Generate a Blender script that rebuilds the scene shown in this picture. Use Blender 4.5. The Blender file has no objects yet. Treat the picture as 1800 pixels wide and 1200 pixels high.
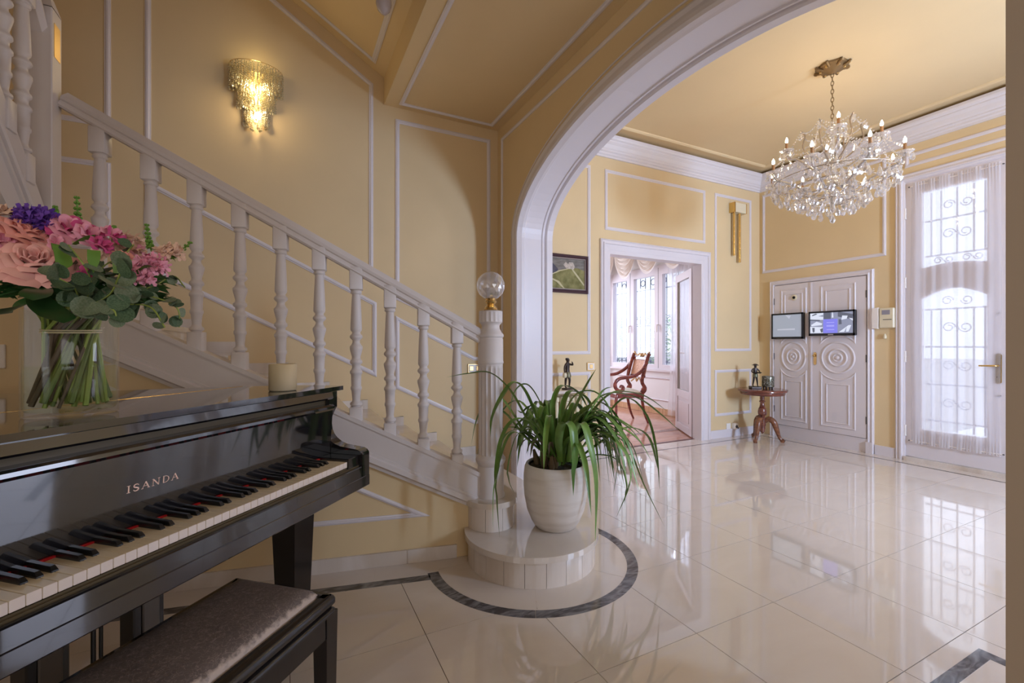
import bpy, bmesh, math, random
from mathutils import Vector, Matrix
R = math.radians
pi = math.pi
scn = bpy.context.scene
col = scn.collection
# ------------------------------------------------------------------ camera, world, lights, exposure
FPX = 792.0
YAW = 26.63
EYE = 1.18
cam = bpy.data.cameras.new('camera')
cam.sensor_width = 36.0
cam.lens = FPX / 1800 * 36
cam.shift_y = 4 / 1800
cam.clip_start = 0.02
co = bpy.data.objects.new('camera', cam)
co.location = (0, 0, EYE)
co.rotation_euler = (R(90), 0, R(-YAW))
col.objects.link(co)
scn.camera = co
scn.view_settings.view_transform = 'Standard'
scn.view_settings.look = 'None'
scn.view_settings.gamma = 1
scn.view_settings.use_curve_mapping = False
scn.view_settings.exposure = 0
scn.cycles.use_denoising = True
scn.cycles.max_bounces = 10
scn.cycles.diffuse_bounces = 5
scn.cycles.glossy_bounces = 5
scn.cycles.transmission_bounces = 8
scn.cycles.transparent_max_bounces = 24
scn.cycles.sample_clamp_indirect = 4.0
scn.cycles.caustics_refractive = False
scn.cycles.caustics_reflective = False
w = bpy.data.worlds.new('sky'); scn.world = w; w.use_nodes = True
nt = w.node_tree
bg = nt.nodes['Background']
bg.inputs[0].default_value = (0.80, 0.87, 1.0, 1); bg.inputs[1].default_value = 1.5

def area(name, loc, rot, sx, sy, power, color):
    l = bpy.data.lights.new(name, 'AREA'); l.shape = 'RECTANGLE'; l.size = sx; l.size_y = sy
    l.energy = power; l.color = color
    o = bpy.data.objects.new(name, l); o.location = loc; o.rotation_euler = rot; col.objects.link(o)
    return o
def point(name, loc, power, color, r=0.02):
    l = bpy.data.lights.new(name, 'POINT'); l.energy = power; l.color = color; l.shadow_soft_size = r
    o = bpy.data.objects.new(name, l); o.location = loc; col.objects.link(o)
    return o
DAY = (0.70, 0.76, 1.0)
area('daylight_front_door', (6.9, 1.55, 1.5), (0, R(90), 0), 3.4, 3.4, 42, (0.80, 0.85, 1.0))
area('daylight_sunroom', (7.9, 6.2, 4.3), (0, R(42), 0), 2.6, 3.6, 420, DAY)
area('fill_hall_side', (5.95, -0.55, 1.7), (0, R(90), 0), 1.7, 1.2, 48, DAY)  # added fill through an unseen, made-up opening, lifts the dim hall
area('daylight_hall_narrow_window', (4.2, -1.95, 1.75), (R(90), 0, 0), 0.55, 1.1, 230, (0.50, 0.68, 1.0))
area('fill_sunroom_back', (4.0, 8.6, 1.7), (R(-90), 0, 0), 2.2, 1.7, 125, (0.80, 0.84, 1.0))  # added fill behind an unseen opening, brightens the sunroom
area('fill_music_room_left', (-2.7, -0.85, 1.5), (0, R(-90), 0), 1.6, 1.6, 11, (1.0, 0.87, 0.70))  # added soft warm fill from the unseen left of the music room
area('fill_music_room_rear', (0.2, -2.85, 1.6), (R(90), 0, 0), 2.1, 1.5, 13, (1.0, 0.87, 0.72))  # added soft warm fill behind the camera, no known source

# ------------------------------------------------------------------ helpers
class MB:
    def __init__(s): s.v = []; s.f = []; s.sm = []
    def add(s, vs, fs, smooth=False):
        b = len(s.v); s.v += [tuple(v) for v in vs]
        for f in fs: s.f.append([b + i for i in f]); s.sm.append(smooth)
        return s
    def box(s, x0, x1, y0, y1, z0, z1, M=None):
        vs = [Vector((x, y, z)) for z in (z0, z1) for y in (y0, y1) for x in (x0, x1)]
        if M is not None: vs = [M @ v for v in vs]
        return s.add(vs, [(0,2,3,1),(4,5,7,6),(0,1,5,4),(2,6,7,3),(0,4,6,2),(1,3,7,5)])
    def bbox(s, x0, x1, y0, y1, z0, z1, b=0.004, M=None):
        # box with chamfered edges
        vs = []; 
        def P(x, y, z): return Vector((x, y, z))
        xs=(x0,x1); ys=(y0,y1); zs=(z0,z1)
        idx={}
        for i in (0,1):
            for j in (0,1):
                for k in (0,1):
                    sx=1-2*i; sy=1-2*j; sz=1-2*k
                    idx[i,j,k,0]=len(vs); vs.append(P(xs[i], ys[j]+sy*b, zs[k]+sz*b))
                    idx[i,j,k,1]=len(vs); vs.append(P(xs[i]+sx*b, ys[j], zs[k]+sz*b))
                    idx[i,j,k,2]=len(vs); vs.append(P(xs[i]+sx*b, ys[j]+sy*b, zs[k]))
        if M is not None: vs=[M@v for v in vs]
        F=[]
        for i in (0,1): F.append([idx[i,0,0,0],idx[i,1,0,0],idx[i,1,1,0],idx[i,0,1,0]])
        for j in (0,1): F.append([idx[0,j,0,1],idx[1,j,0,1],idx[1,j,1,1],idx[0,j,1,1]])
        for k in (0,1): F.append([idx[0,0,k,2],idx[1,0,k,2],idx[1,1,k,2],idx[0,1,k,2]])
        for i in (0,1):
            for j in (0,1): F.append([idx[i,j,0,0],idx[i,j,1,0],idx[i,j,1,1],idx[i,j,0,1]])
        for i in (0,1):
            for k in (0,1): F.append([idx[i,0,k,0],idx[i,1,k,0],idx[i,1,k,2],idx[i,0,k,2]])
        for j in (0,1):
            for k in (0,1): F.append([idx[0,j,k,1],idx[1,j,k,1],idx[1,j,k,2],idx[0,j,k,2]])
        for i in (0,1):
            for j in (0,1):
                for k in (0,1): F.append([idx[i,j,k,0],idx[i,j,k,1],idx[i,j,k,2]])
        return s.add(vs, F)
    def lathe(s, prof, c=(0,0,0), n=24, M=None, smooth=True, star=None):
        # prof: list of (r, z); star(a, i) optional radius factor
        vs = []; fs = []
        c = Vector(c)
        for i, (r, z) in enumerate(prof):
            for k in range(n):
                a = 2*pi*k/n; rr = r*(star(k, i) if star else 1)
                v = Vector((rr*math.cos(a), rr*math.sin(a), z)) + c
                vs.append(M @ v if M is not None else v)
        for i in range(len(prof)-1):
            for k in range(n):
                fs.append((i*n+k, i*n+(k+1)%n, (i+1)*n+(k+1)%n, (i+1)*n+k))
        s.add(vs, fs, smooth)
        m = len(prof)-1
        b = len(s.v)-len(vs)
        if prof[0][0] > 1e-5: s.f.append([b+k for k in range(n)][::-1]); s.sm.append(False)
        if prof[m][0] > 1e-5: s.f.append([b+m*n+k for k in range(n)]); s.sm.append(False)
        return s
    def tube(s, pts, r, n=8, cap=True, smooth=True, closed=False):
        pts = [Vector(p) for p in pts]; m = len(pts)
        rs = r if isinstance(r, (list, tuple)) else [r]*m
        up = None; vs = []; fs = []
        for i, p in enumerate(pts):
            if closed: t = (pts[(i+1)%m]-pts[i-1])
            else: t = pts[min(i+1, m-1)]-pts[max(i-1, 0)]
            if t.length < 1e-9: t = Vector((0,0,1))
            t.normalize()
            if up is None:
                up = Vector((0,0,1)) if abs(t.z) < .9 else Vector((1,0,0))
            x = up - t*up.dot(t)
            if x.length < 1e-4: x = t.orthogonal()
            x.normalize(); y = t.cross(x); up = x
            for k in range(n):
                a = 2*pi*k/n; vs.append(p + (x*math.cos(a)+y*math.sin(a))*rs[i])
        for i in range(m if closed else m-1):
            j = (i+1) % m
            for k in range(n):
                fs.append((i*n+k, i*n+(k+1)%n, j*n+(k+1)%n, j*n+k))
        s.add(vs, fs, smooth)
        if cap and not closed:
            b = len(s.v)-len(vs)
            s.f.append([b+k for k in range(n)][::-1]); s.sm.append(False)
            s.f.append([b+(m-1)*n+k for k in range(n)]); s.sm.append(False)
        return s
    def prism(s, poly, fn, d0, d1, smooth=False):
        # poly: list of (a,b); fn(a,b,d)->xyz
        n = len(poly)
        vs = [fn(a, b, d0) for a, b in poly] + [fn(a, b, d1) for a, b in poly]
        s.add(vs, [tuple(range(n))[::-1], tuple(range(n, 2*n))])
        b = len(s.v)-2*n
        for i in range(n):
            j = (i+1) % n; s.f.append([b+i, b+j, b+n+j, b+n+i]); s.sm.append(smooth)
        return s
    def sweep(s, path, fn, prof, closed=True, smooth=False):
        # path: 2D polyline; prof: list of (offset to the left, depth)
        m = len(path); P = [Vector(p) for p in path]; offs = []
        for i in range(m):
            a = P[i-1] if (closed or i > 0) else None
            c = P[(i+1) % m] if (closed or i < m-1) else None
            ns = []
            for q0, q1 in ((a, P[i]), (P[i], c)):
                if q0 is None or q1 is None: continue
                d = (q1-q0)
                if d.length > 1e-9: d.normalize(); ns.append(Vector((-d.y, d.x)))
            nn = sum(ns, Vector((0, 0)))
            if nn.length < 1e-6: nn = ns[0]
            nn.normalize(); k = 1/max(.3, nn.dot(ns[0]))
            offs.append(nn*k)
        vs = []; fs = []; q = len(prof)
        for i in range(m):
            for (o, d) in prof:
                p = P[i]+offs[i]*o; vs.append(fn(p.x, p.y, d))
        for i in range(m if closed else m-1):
            j = (i+1) % m
            for k in range(q-1): fs.append((i*q+k, j*q+k, j*q+k+1, i*q+k+1))
        s.add(vs, fs, smooth)
        if not closed:
            b = len(s.v)-len(vs)
            s.f.append([b+k for k in range(q)]); s.sm.append(False)
            s.f.append([b+(m-1)*q+k for k in range(q)][::-1]); s.sm.append(False)
        return s
    def mesh(s, name, mat):
        me = bpy.data.meshes.new(name)
        me.from_pydata(s.v, [], s.f); 
        for p, q in zip(me.polygons, s.sm): p.use_smooth = q
        if any(s.sm):
            try: me.set_sharp_from_angle(angle=R(50))
            except Exception: pass
        for m in (mat if isinstance(mat, (list, tuple)) else [mat]): me.materials.append(m)
        me.update()
        bm = bmesh.new(); bm.from_mesh(me); bmesh.ops.recalc_face_normals(bm, faces=bm.faces); bm.to_mesh(me); bm.free()
        return me
    def build(s, name, mat, parent=None, world=False, label=None, cat=None, kind=None, group=None, rnd=False):
        if world and parent is not None:
            inv = parent_matrix(parent).inverted(); s.v = [tuple(inv @ Vector(v)) for v in s.v]
        o = bpy.data.objects.new(name, s.mesh(name, mat)); col.objects.link(o)
        if parent is not None: o.parent = parent
        tag(o, label, cat, kind, group)
        return o
def parent_matrix(o):
    m = o.matrix_basis.copy()
    return parent_matrix(o.parent) @ m if o.parent else m
def tag(o, label=None, cat=None, kind=None, group=None):
    if label: o['label'] = label
    if cat: o['category'] = cat
    if kind: o['kind'] = kind
    if group: o['group'] = group
    return o
def thing(name, label, cat, loc=(0,0,0), rotz=0, group=None, kind=None, parent=None):
    o = bpy.data.objects.new(name, None); col.objects.link(o)
    o.empty_display_size = .05
    o.location = loc; o.rotation_euler = (0, 0, rotz)
    if parent is not None: o.parent = parent
    return tag(o, label, cat, kind, group)
def inst(src, name, loc, rot=(0,0,0), scale=(1,1,1), parent=None):
    # another object that shares the mesh
    o = bpy.data.objects.new(name, src.data); col.objects.link(o)
    o.location = loc; o.rotation_euler = rot; o.scale = scale
    o.parent = parent
    return o
def copy_tree(o, parent=None):
    c = o.copy(); col.objects.link(c); c.parent = parent
    for ch in o.children: copy_tree(ch, c)
    return c
def at(px, py, D):
    # a point of the photograph at camera depth D, in world metres
    r = (px-900)/FPX*D; u = (604-py)/FPX*D
    c, s = math.cos(R(YAW)), math.sin(R(YAW))
    return Vector((r*c+D*s, -r*s+D*c, EYE+u))
def cat_rom(P, k=5):
    P = [Vector(p) for p in P]; out = []
    Q = [P[0]*2-P[1]]+P+[P[-1]*2-P[-2]]
    for i in range(1, len(Q)-2):
        for j in range(k):
            t = j/k; a, b, c, d = Q[i-1], Q[i], Q[i+1], Q[i+2]
            out.append(.5*((2*b)+(c-a)*t+(2*a-5*b+4*c-d)*t*t+(3*b-a-3*c+d)*t**3))
    out.append(P[-1]); return out

# ------------------------------------------------------------------ materials
def mat(name, base, rough=.5, metal=0, spec=.5, emit=None, es=0, coat=0, sheen=0, trans=0, ior=1.45, alpha=1):
    m = bpy.data.materials.new(name); m.use_nodes = True
    b = m.node_tree.nodes['Principled BSDF']
    b.inputs['Base Color'].default_value = (*base, 1); b.inputs['Roughness'].default_value = rough
    b.inputs['Metallic'].default_value = metal; b.inputs['Specular IOR Level'].default_value = spec
    b.inputs['Coat Weight'].default_value = coat; b.inputs['Coat Roughness'].default_value = .03
    b.inputs['Sheen Weight'].default_value = sheen
    b.inputs['Transmission Weight'].default_value = trans; b.inputs['IOR'].default_value = ior
    b.inputs['Alpha'].default_value = alpha
    if emit: b.inputs['Emission Color'].default_value = (*emit, 1); b.inputs['Emission Strength'].default_value = es
    return m
def nodes(m): return m.node_tree, m.node_tree.nodes, m.node_tree.links, m.node_tree.nodes['Principled BSDF']
def noise_mix(m, c1, c2, scale=3, detail=4, stretch=(1,1,1), lo=.35, hi=.65, bump=0, rough=None, coord='Object', distortion=0):
    t, n, l, b = nodes(m)
    tc = n.new('ShaderNodeTexCoord'); mp = n.new('ShaderNodeMapping'); mp.inputs['Scale'].default_value = stretch
    no = n.new('ShaderNodeTexNoise'); no.inputs['Scale'].default_value = scale; no.inputs['Detail'].default_value = detail
    no.inputs['Distortion'].default_value = distortion
    cr = n.new('ShaderNodeValToRGB')
    cr.color_ramp.elements[0].position = lo; cr.color_ramp.elements[0].color = (*c1, 1)
    cr.color_ramp.elements[1].position = hi; cr.color_ramp.elements[1].color = (*c2, 1)
    l.new(tc.outputs[coord], mp.inputs[0]); l.new(mp.outputs[0], no.inputs['Vector']); l.new(no.outputs['Fac'], cr.inputs[0])
    l.new(cr.outputs[0], b.inputs['Base Color'])
    if bump:
        bu = n.new('ShaderNodeBump'); bu.inputs['Strength'].default_value = bump; bu.inputs['Distance'].default_value = .01
        l.new(no.outputs['Fac'], bu.inputs['Height']); l.new(bu.outputs[0], b.inputs['Normal'])
    if rough:
        mr = n.new('ShaderNodeMapRange'); mr.inputs[3].default_value = rough[0]; mr.inputs[4].default_value = rough[1]
        l.new(no.outputs['Fac'], mr.inputs[0]); l.new(mr.outputs[0], b.inputs['Roughness'])
    return m
M = {}
WALLC = (0.72, 0.555, 0.325)
M['wall'] = noise_mix(mat('wall_paint', WALLC, .55, spec=.35), tuple(c*.97 for c in WALLC), tuple(c*1.03 for c in WALLC), 1.5, 5, bump=.02)
M['ceil'] = noise_mix(mat('ceiling_paint', WALLC, .6, spec=.3), tuple(c*1.0 for c in WALLC), tuple(c*1.05 for c in WALLC), 1.2, 4)
M['white'] = mat('white_lacquer', (.72, .67, .70), .35, spec=.45)
M['stairwhite'] = mat('stair_white_paint', (.66, .60, .58), .4, spec=.4)
M['crown'] = mat('crown_white', (.74, .69, .70), .5)
M['marble'] = noise_mix(mat('cream_marble', (.8,.7,.6), .04, spec=.85, coat=.4), (.64,.565,.50), (.71,.64,.585), 1.6, 8, (1,1.6,1), .3, .7, distortion=1.2, rough=(.025,.05))
M['marble2'] = noise_mix(mat('veined_marble', (.8,.7,.6), .07, spec=.6), (.58,.49,.41), (.72,.65,.60), 3, 7, (1,1,.35), .35, .6, distortion=1)
M['marble3'] = noise_mix(mat('veined_marble_warm', (.8,.7,.6), .07, spec=.6), (.52,.45,.38), (.66,.60,.55), 4, 7, (1,1,.3), .35, .6, distortion=1)
M['dark_marble'] = noise_mix(mat('grey_marble', (.2,.2,.2), .07, spec=.6), (.065,.06,.065), (.24,.24,.26), 7, 9, (1,3,1), .42, .72, distortion=2)
M['grout'] = mat('grout', (.17,.13,.10), .8)
M['lacquer'] = mat('black_piano_lacquer', (.012,.012,.016), .06, spec=.9, coat=.6)
M['satin'] = mat('worn_black_lacquer', (.014,.012,.013), .16, spec=.5, coat=.1)
M['blackkey'] = mat('black_key', (.012,.012,.013), .25, spec=.6)
M['ivory'] = mat('white_key_top', (.78,.68,.50), .25)
M['ivoryf'] = mat('white_key_front', (.86,.80,.80), .3)
M['felt'] = mat('red_felt', (.65,.02,.03), .9)
M['brass'] = mat('brass', (.72,.50,.20), .22, 1)
M['gold'] = mat('gilt_metal', (.75,.52,.24), .3, 1)
M['bronze'] = mat('dark_bronze', (.06,.045,.04), .35, .6)
M['bronze2'] = mat('patinated_bronze', (.17,.16,.10), .4, .5)
M['letter'] = mat('brass_letter', (.80,.58,.50), .3, .6)
M['leaf'] = noise_mix(mat('leaf_green', (.08,.2,.03), .32, spec=.5), (.075,.17,.025), (.18,.32,.07), 6, 3)
M['leaf2'] = noise_mix(mat('leaf_dark_green', (.02,.09,.03), .3, spec=.5), (.012,.06,.02), (.035,.12,.03), 8, 3)
M['euc'] = noise_mix(mat('eucalyptus_leaf', (.15,.2,.13), .5), (.12,.18,.10), (.21,.26,.18), 14, 3)
M['euc2'] = noise_mix(mat('eucalyptus_leaf_dark', (.08,.14,.08), .5), (.05,.10,.05), (.11,.18,.10), 14, 3)
M['bud'] = mat('bud_green', (.14,.30,.05), .5)
M['stem'] = mat('green_stem', (.28,.36,.08), .5)
M['stem2'] = mat('dark_stem', (.10,.07,.05), .6)
M['rose'] = mat('pink_rose_petal', (.93,.50,.46), .6, sheen=.3)
M['rosec'] = mat('coral_rose_petal', (.92,.38,.32), .6, sheen=.3)
M['pink'] = mat('pink_petal', (.88,.38,.52), .6, sheen=.3)
M['magenta'] = mat('magenta_petal', (.62,.06,.24), .6, sheen=.3)
M['peach'] = mat('peach_petal', (.82,.56,.42), .6, sheen=.3)
M['violet'] = mat('violet_petal', (.16,.06,.42), .7)
M['bark'] = mat('plant_pseudobulb', (.12,.08,.04), .8)
M['soil'] = noise_mix(mat('potting_soil', (.04,.03,.02), .95), (.02,.015,.01), (.09,.065,.04), 60, 4, bump=.6)
M['pot'] = noise_mix(mat('ceramic_pot', (.7,.6,.5), .4), (.60,.53,.47), (.72,.66,.61), 3.0, 7, (1,1,8), .30, .55)
M['candle'] = noise_mix(mat('cream_candle', (.70,.60,.40), .5, spec=.4), (.62,.52,.32), (.74,.64,.46), 5, 2)
M['mahog'] = noise_mix(mat('mahogany', (.16,.04,.025), .18, spec=.6, coat=.4), (.10,.025,.02), (.24,.075,.045), 8, 5, (1,1,5), .3, .7)
M['mahog2'] = noise_mix(mat('mahogany_carved', (.16,.05,.03), .25, spec=.6, coat=.2), (.10,.035,.02), (.28,.11,.05), 14, 5, (1,1,3), .3, .7)
M['cane'] = noise_mix(mat('cane_back', (.6,.3,.15), .6), (.50,.22,.11), (.74,.42,.26), 60, 2)
M['cream_fabric'] = mat('cream_upholstery', (.80,.74,.60), .8, sheen=.3)
M['parquet'] = noise_mix(mat('sunroom_floor', (.5,.25,.15), .12, spec=.6), (.42,.19,.12), (.60,.33,.23), 3, 5, (1,7,1), .3, .7)
M['woodbase'] = noise_mix(mat('light_wood_base', (.5,.3,.15), .4), (.50,.28,.14), (.66,.42,.25), 4, 5, (1,6,1))
M['dark_red'] = mat('threshold_red', (.10,.025,.02), .3)
M['frame'] = mat('painting_frame', (.07,.035,.045), .35)
M['swatch'] = mat('cream_plastic', (.74,.66,.48), .4)
M['whiteplastic'] = mat('white_plastic', (.85,.80,.76), .35)
M['screenblack'] = mat('monitor_black', (.012,.012,.015), .2)
M['steel'] = mat('brushed_metal', (.5,.5,.52), .35, 1)
M['hinge'] = mat('hinge_dark', (.13,.12,.13), .4, .8)
M['leather'] = None
M['stone'] = mat('garden_stone', (.62,.60,.60), .8)
M['lantern'] = None
def glassy(name, tint=(.96,.97,.98), fac=.12, rough=.02, bump=0, ior=1.45):
    m = bpy.data.materials.new(name); m.use_nodes = True; n = m.node_tree.nodes; l = m.node_tree.links
    n.remove(n['Principled BSDF']); out = n['Material Output']
    t = n.new('ShaderNodeBsdfTransparent'); t.inputs[0].default_value = (*tint, 1)
    g = n.new('ShaderNodeBsdfGlossy'); g.inputs['Roughness'].default_value = rough; g.inputs[0].default_value = (1,1,1,1)
    fr = n.new('ShaderNodeLayerWeight'); fr.inputs[0].default_value = .5
    pw = n.new('ShaderNodeMath'); pw.operation = 'POWER'; pw.inputs[1].default_value = 4.5
    ml = n.new('ShaderNodeMath'); ml.operation = 'MULTIPLY_ADD'; ml.inputs[1].default_value = .75; ml.inputs[2].default_value = .03+fac; ml.use_clamp = True
    l.new(fr.outputs['Facing'], pw.inputs[0]); l.new(pw.outputs[0], ml.inputs[0]); ad = ml
    mx = n.new('ShaderNodeMixShader')
    l.new(ad.outputs[0], mx.inputs[0]); l.new(t.outputs[0], mx.inputs[1]); l.new(g.outputs[0], mx.inputs[2])
    l.new(mx.outputs[0], out.inputs[0])
    return m
M['pane'] = glassy('window_glass', (.97,.98,1), .0, .01, ior=1.3)
M['vaseglass'] = glassy('clear_vase_glass', (.97,.985,.97), .0, .01, ior=1.35)
M['water'] = glassy('water', (.96,.98,.93), .0, .01, ior=1.2)
M['crystal'] = glassy('cut_crystal', (.95,.95,.97), .42, .04)
def realglass(name, colr=(1,1,1), rough=0.0, ior=1.5):
    m = bpy.data.materials.new(name); m.use_nodes = True; n = m.node_tree.nodes; l = m.node_tree.links
    n.remove(n['Principled BSDF']); g = n.new('ShaderNodeBsdfGlass'); g.inputs['Color'].default_value = (*colr, 1)
    g.inputs['Roughness'].default_value = rough; g.inputs['IOR'].default_value = ior
    l.new(g.outputs[0], n['Material Output'].inputs[0]); return m
M['cutglass'] = realglass('cut_glass', (1,1,1), .02, 1.5)
M['cutball'] = glassy('cut_crystal_ball', (.92,.92,.95), .22, .05)
_n, _l = M['cutball'].node_tree.nodes, M['cutball'].node_tree.links
_mx = [x for x in _n if x.type == 'MIX_SHADER'][0]; _d = _n.new('ShaderNodeBsdfDiffuse'); _d.inputs[0].default_value = (.75,.75,.78,1)
_m2 = _n.new('ShaderNodeMixShader'); _m2.inputs[0].default_value = .20
_l.new(_mx.outputs[0], _m2.inputs[1]); _l.new(_d.outputs[0], _m2.inputs[2]); _l.new(_m2.outputs[0], _n['Material Output'].inputs[0])
M['goldcrystal'] = glassy('amber_lit_crystal', (.98,.92,.78), .50, .06)
def sheer(name, c, tr=.45, trl=.7):
    m = bpy.data.materials.new(name); m.use_nodes = True; n = m.node_tree.nodes; l = m.node_tree.links
    n.remove(n['Principled BSDF']); out = n['Material Output']
    t = n.new('ShaderNodeBsdfTransparent'); d = n.new('ShaderNodeBsdfDiffuse'); d.inputs[0].default_value = (*c, 1)
    tl = n.new('ShaderNodeBsdfTranslucent'); tl.inputs[0].default_value = (*c, 1)
    m1 = n.new('ShaderNodeMixShader'); m1.inputs[0].default_value = trl
    m2 = n.new('ShaderNodeMixShader'); m2.inputs[0].default_value = 1-tr
    l.new(d.outputs[0], m1.inputs[1]); l.new(tl.outputs[0], m1.inputs[2])
    l.new(t.outputs[0], m2.inputs[1]); l.new(m1.outputs[0], m2.inputs[2]); l.new(m2.outputs[0], out.inputs[0])
    return m
M['sheer'] = sheer('sheer_curtain', (.85,.82,.84), .45, .5)
M['swag'] = sheer('swag_fabric', (.86,.78,.70), .0, .25)
M['bulb'] = mat('lit_bulb', (1,.9,.7), .3, emit=(1,.80,.52), es=60)
M['sconcebulb'] = mat('sconce_bulb', (1,.9,.7), .3, emit=(1,.82,.50), es=10)
# worn leather of the bench
def leather():
    m = mat('worn_black_leather', (.04,.035,.035), .38, spec=.55)
    t, n, l, b = nodes(m)
    tc = n.new('ShaderNodeTexCoord')
    vo = n.new('ShaderNodeTexVoronoi'); vo.feature = 'DISTANCE_TO_EDGE'; vo.inputs['Scale'].default_value = 70
    no = n.new('ShaderNodeTexNoise'); no.inputs['Scale'].default_value = 55; no.inputs['Detail'].default_value = 9
    l.new(tc.outputs['Object'], no.inputs[0])
    ad = n.new('ShaderNodeVectorMath'); ad.operation = 'ADD'
    sc = n.new('ShaderNodeVectorMath'); sc.operation = 'SCALE'; sc.inputs['Scale'].default_value = .05
    l.new(no.outputs['Color'], sc.inputs[0]); l.new(tc.outputs['Object'], ad.inputs[0]); l.new(sc.outputs[0], ad.inputs[1])
    l.new(ad.outputs[0], vo.inputs['Vector'])
    crk = n.new('ShaderNodeMapRange'); crk.inputs[1].default_value = 0; crk.inputs[2].default_value = .06; crk.inputs[3].default_value = 1; crk.inputs[4].default_value = 0
    l.new(vo.outputs['Distance'], crk.inputs[0])
    big = n.new('ShaderNodeTexNoise'); big.inputs['Scale'].default_value = 9; big.inputs['Detail'].default_value = 5
    l.new(tc.outputs['Object'], big.inputs[0])
    # bare worn edge along the player's side and the right end of the seat
    sx = n.new('ShaderNodeSeparateXYZ'); l.new(tc.outputs['Object'], sx.inputs[0])
    m1 = n.new('ShaderNodeMapRange'); m1.inputs[1].default_value = -.208; m1.inputs[2].default_value = -.180; m1.inputs[3].default_value = 1; m1.inputs[4].default_value = 0
    l.new(sx.outputs['Y'], m1.inputs[0])
    m2 = n.new('ShaderNodeMapRange'); m2.inputs[1].default_value = -.035; m2.inputs[2].default_value = .0; m2.inputs[3].default_value = 0; m2.inputs[4].default_value = .55
    l.new(sx.outputs['X'], m2.inputs[0])
    mm = n.new('ShaderNodeMath'); mm.operation = 'MAXIMUM'; l.new(m1.outputs[0], mm.inputs[0]); l.new(m2.outputs[0], mm.inputs[1])
    a2 = n.new('ShaderNodeMath'); a2.operation = 'ADD'; l.new(mm.outputs[0], a2.inputs[0]); l.new(no.outputs['Fac'], a2.inputs[1])
    wr = n.new('ShaderNodeMapRange'); wr.inputs[1].default_value = 1.02; wr.inputs[2].default_value = 1.32; wr.inputs[3].default_value = 0; wr.inputs[4].default_value = 1
    l.new(a2.outputs[0], wr.inputs[0])
    c1 = n.new('ShaderNodeMixRGB'); c1.inputs[1].default_value = (.095,.080,.086,1); c1.inputs[2].default_value = (.17,.145,.15,1); l.new(big.outputs['Fac'], c1.inputs[0])
    c2 = n.new('ShaderNodeMixRGB'); c2.inputs[2].default_value = (.42,.36,.35,1); l.new(c1.outputs[0], c2.inputs[1])
    k = n.new('ShaderNodeMath'); k.operation = 'MULTIPLY'; l.new(crk.outputs[0], k.inputs[0]); l.new(no.outputs['Fac'], k.inputs[1]); l.new(k.outputs[0], c2.inputs[0])
    c3 = n.new('ShaderNodeMixRGB'); c3.inputs[2].default_value = (.55,.47,.44,1); l.new(c2.outputs[0], c3.inputs[1]); l.new(wr.outputs[0], c3.inputs[0])
    l.new(c3.outputs[0], b.inputs['Base Color'])
    bu = n.new('ShaderNodeBump'); bu.inputs['Strength'].default_value = .5; bu.inputs['Distance'].default_value = .004
    l.new(no.outputs['Fac'], bu.inputs['Height']); l.new(bu.outputs[0], b.inputs['Normal'])
    return m
M['leather'] = leather()
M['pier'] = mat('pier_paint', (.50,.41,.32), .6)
M['antq'] = mat('antique_brass', (.26,.17,.08), .4, .8)
M['antqd'] = mat('antique_dark_metal', (.42,.34,.26), .3, .8)
M['candlebrown'] = mat('candle_sleeve', (.34,.17,.07), .45)
M['lampglass'] = mat('milky_glass', (.55,.50,.55), .2)
M['mahogr'] = noise_mix(mat('red_mahogany', (.22,.05,.04), .2, spec=.6, coat=.3), (.14,.03,.03), (.34,.085,.06), 8, 4, (1,1,4))
M['gildwood'] = mat('gilded_wood', (.50,.30,.12), .4, .3)
M['groove'] = mat('dull_olive_edge', (.11,.085,.045), .4)
M['satinpiano'] = mat('piano_edge_lacquer', (.020,.018,.024), .10, spec=.9, coat=.5)
M['panelbrown'] = mat('grey_brown_panel', (.12,.10,.085), .6)
M['stemdk'] = mat('olive_stem', (.13,.18,.05), .5)

def with_diffuse(m, c, f):
    n_, l_ = m.node_tree.nodes, m.node_tree.links
    mx = [x for x in n_ if x.type == 'MIX_SHADER'][0]; d = n_.new('ShaderNodeBsdfTranslucent'); d.inputs[0].default_value = (*c, 1)
    d2 = n_.new('ShaderNodeBsdfDiffuse'); d2.inputs[0].default_value = (*c, 1)
    m1 = n_.new('ShaderNodeMixShader'); l_.new(d.outputs[0], m1.inputs[1]); l_.new(d2.outputs[0], m1.inputs[2])
    m2 = n_.new('ShaderNodeMixShader'); m2.inputs[0].default_value = f
    l_.new(mx.outputs[0], m2.inputs[1]); l_.new(m1.outputs[0], m2.inputs[2]); l_.new(m2.outputs[0], n_['Material Output'].inputs[0])
with_diffuse(M['goldcrystal'], (.97,.90,.66), .45)
with_diffuse(M['crystal'], (.9,.9,.93), .15)
M['irondark'] = mat('dark_iron', (.10,.11,.15), .5)
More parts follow.
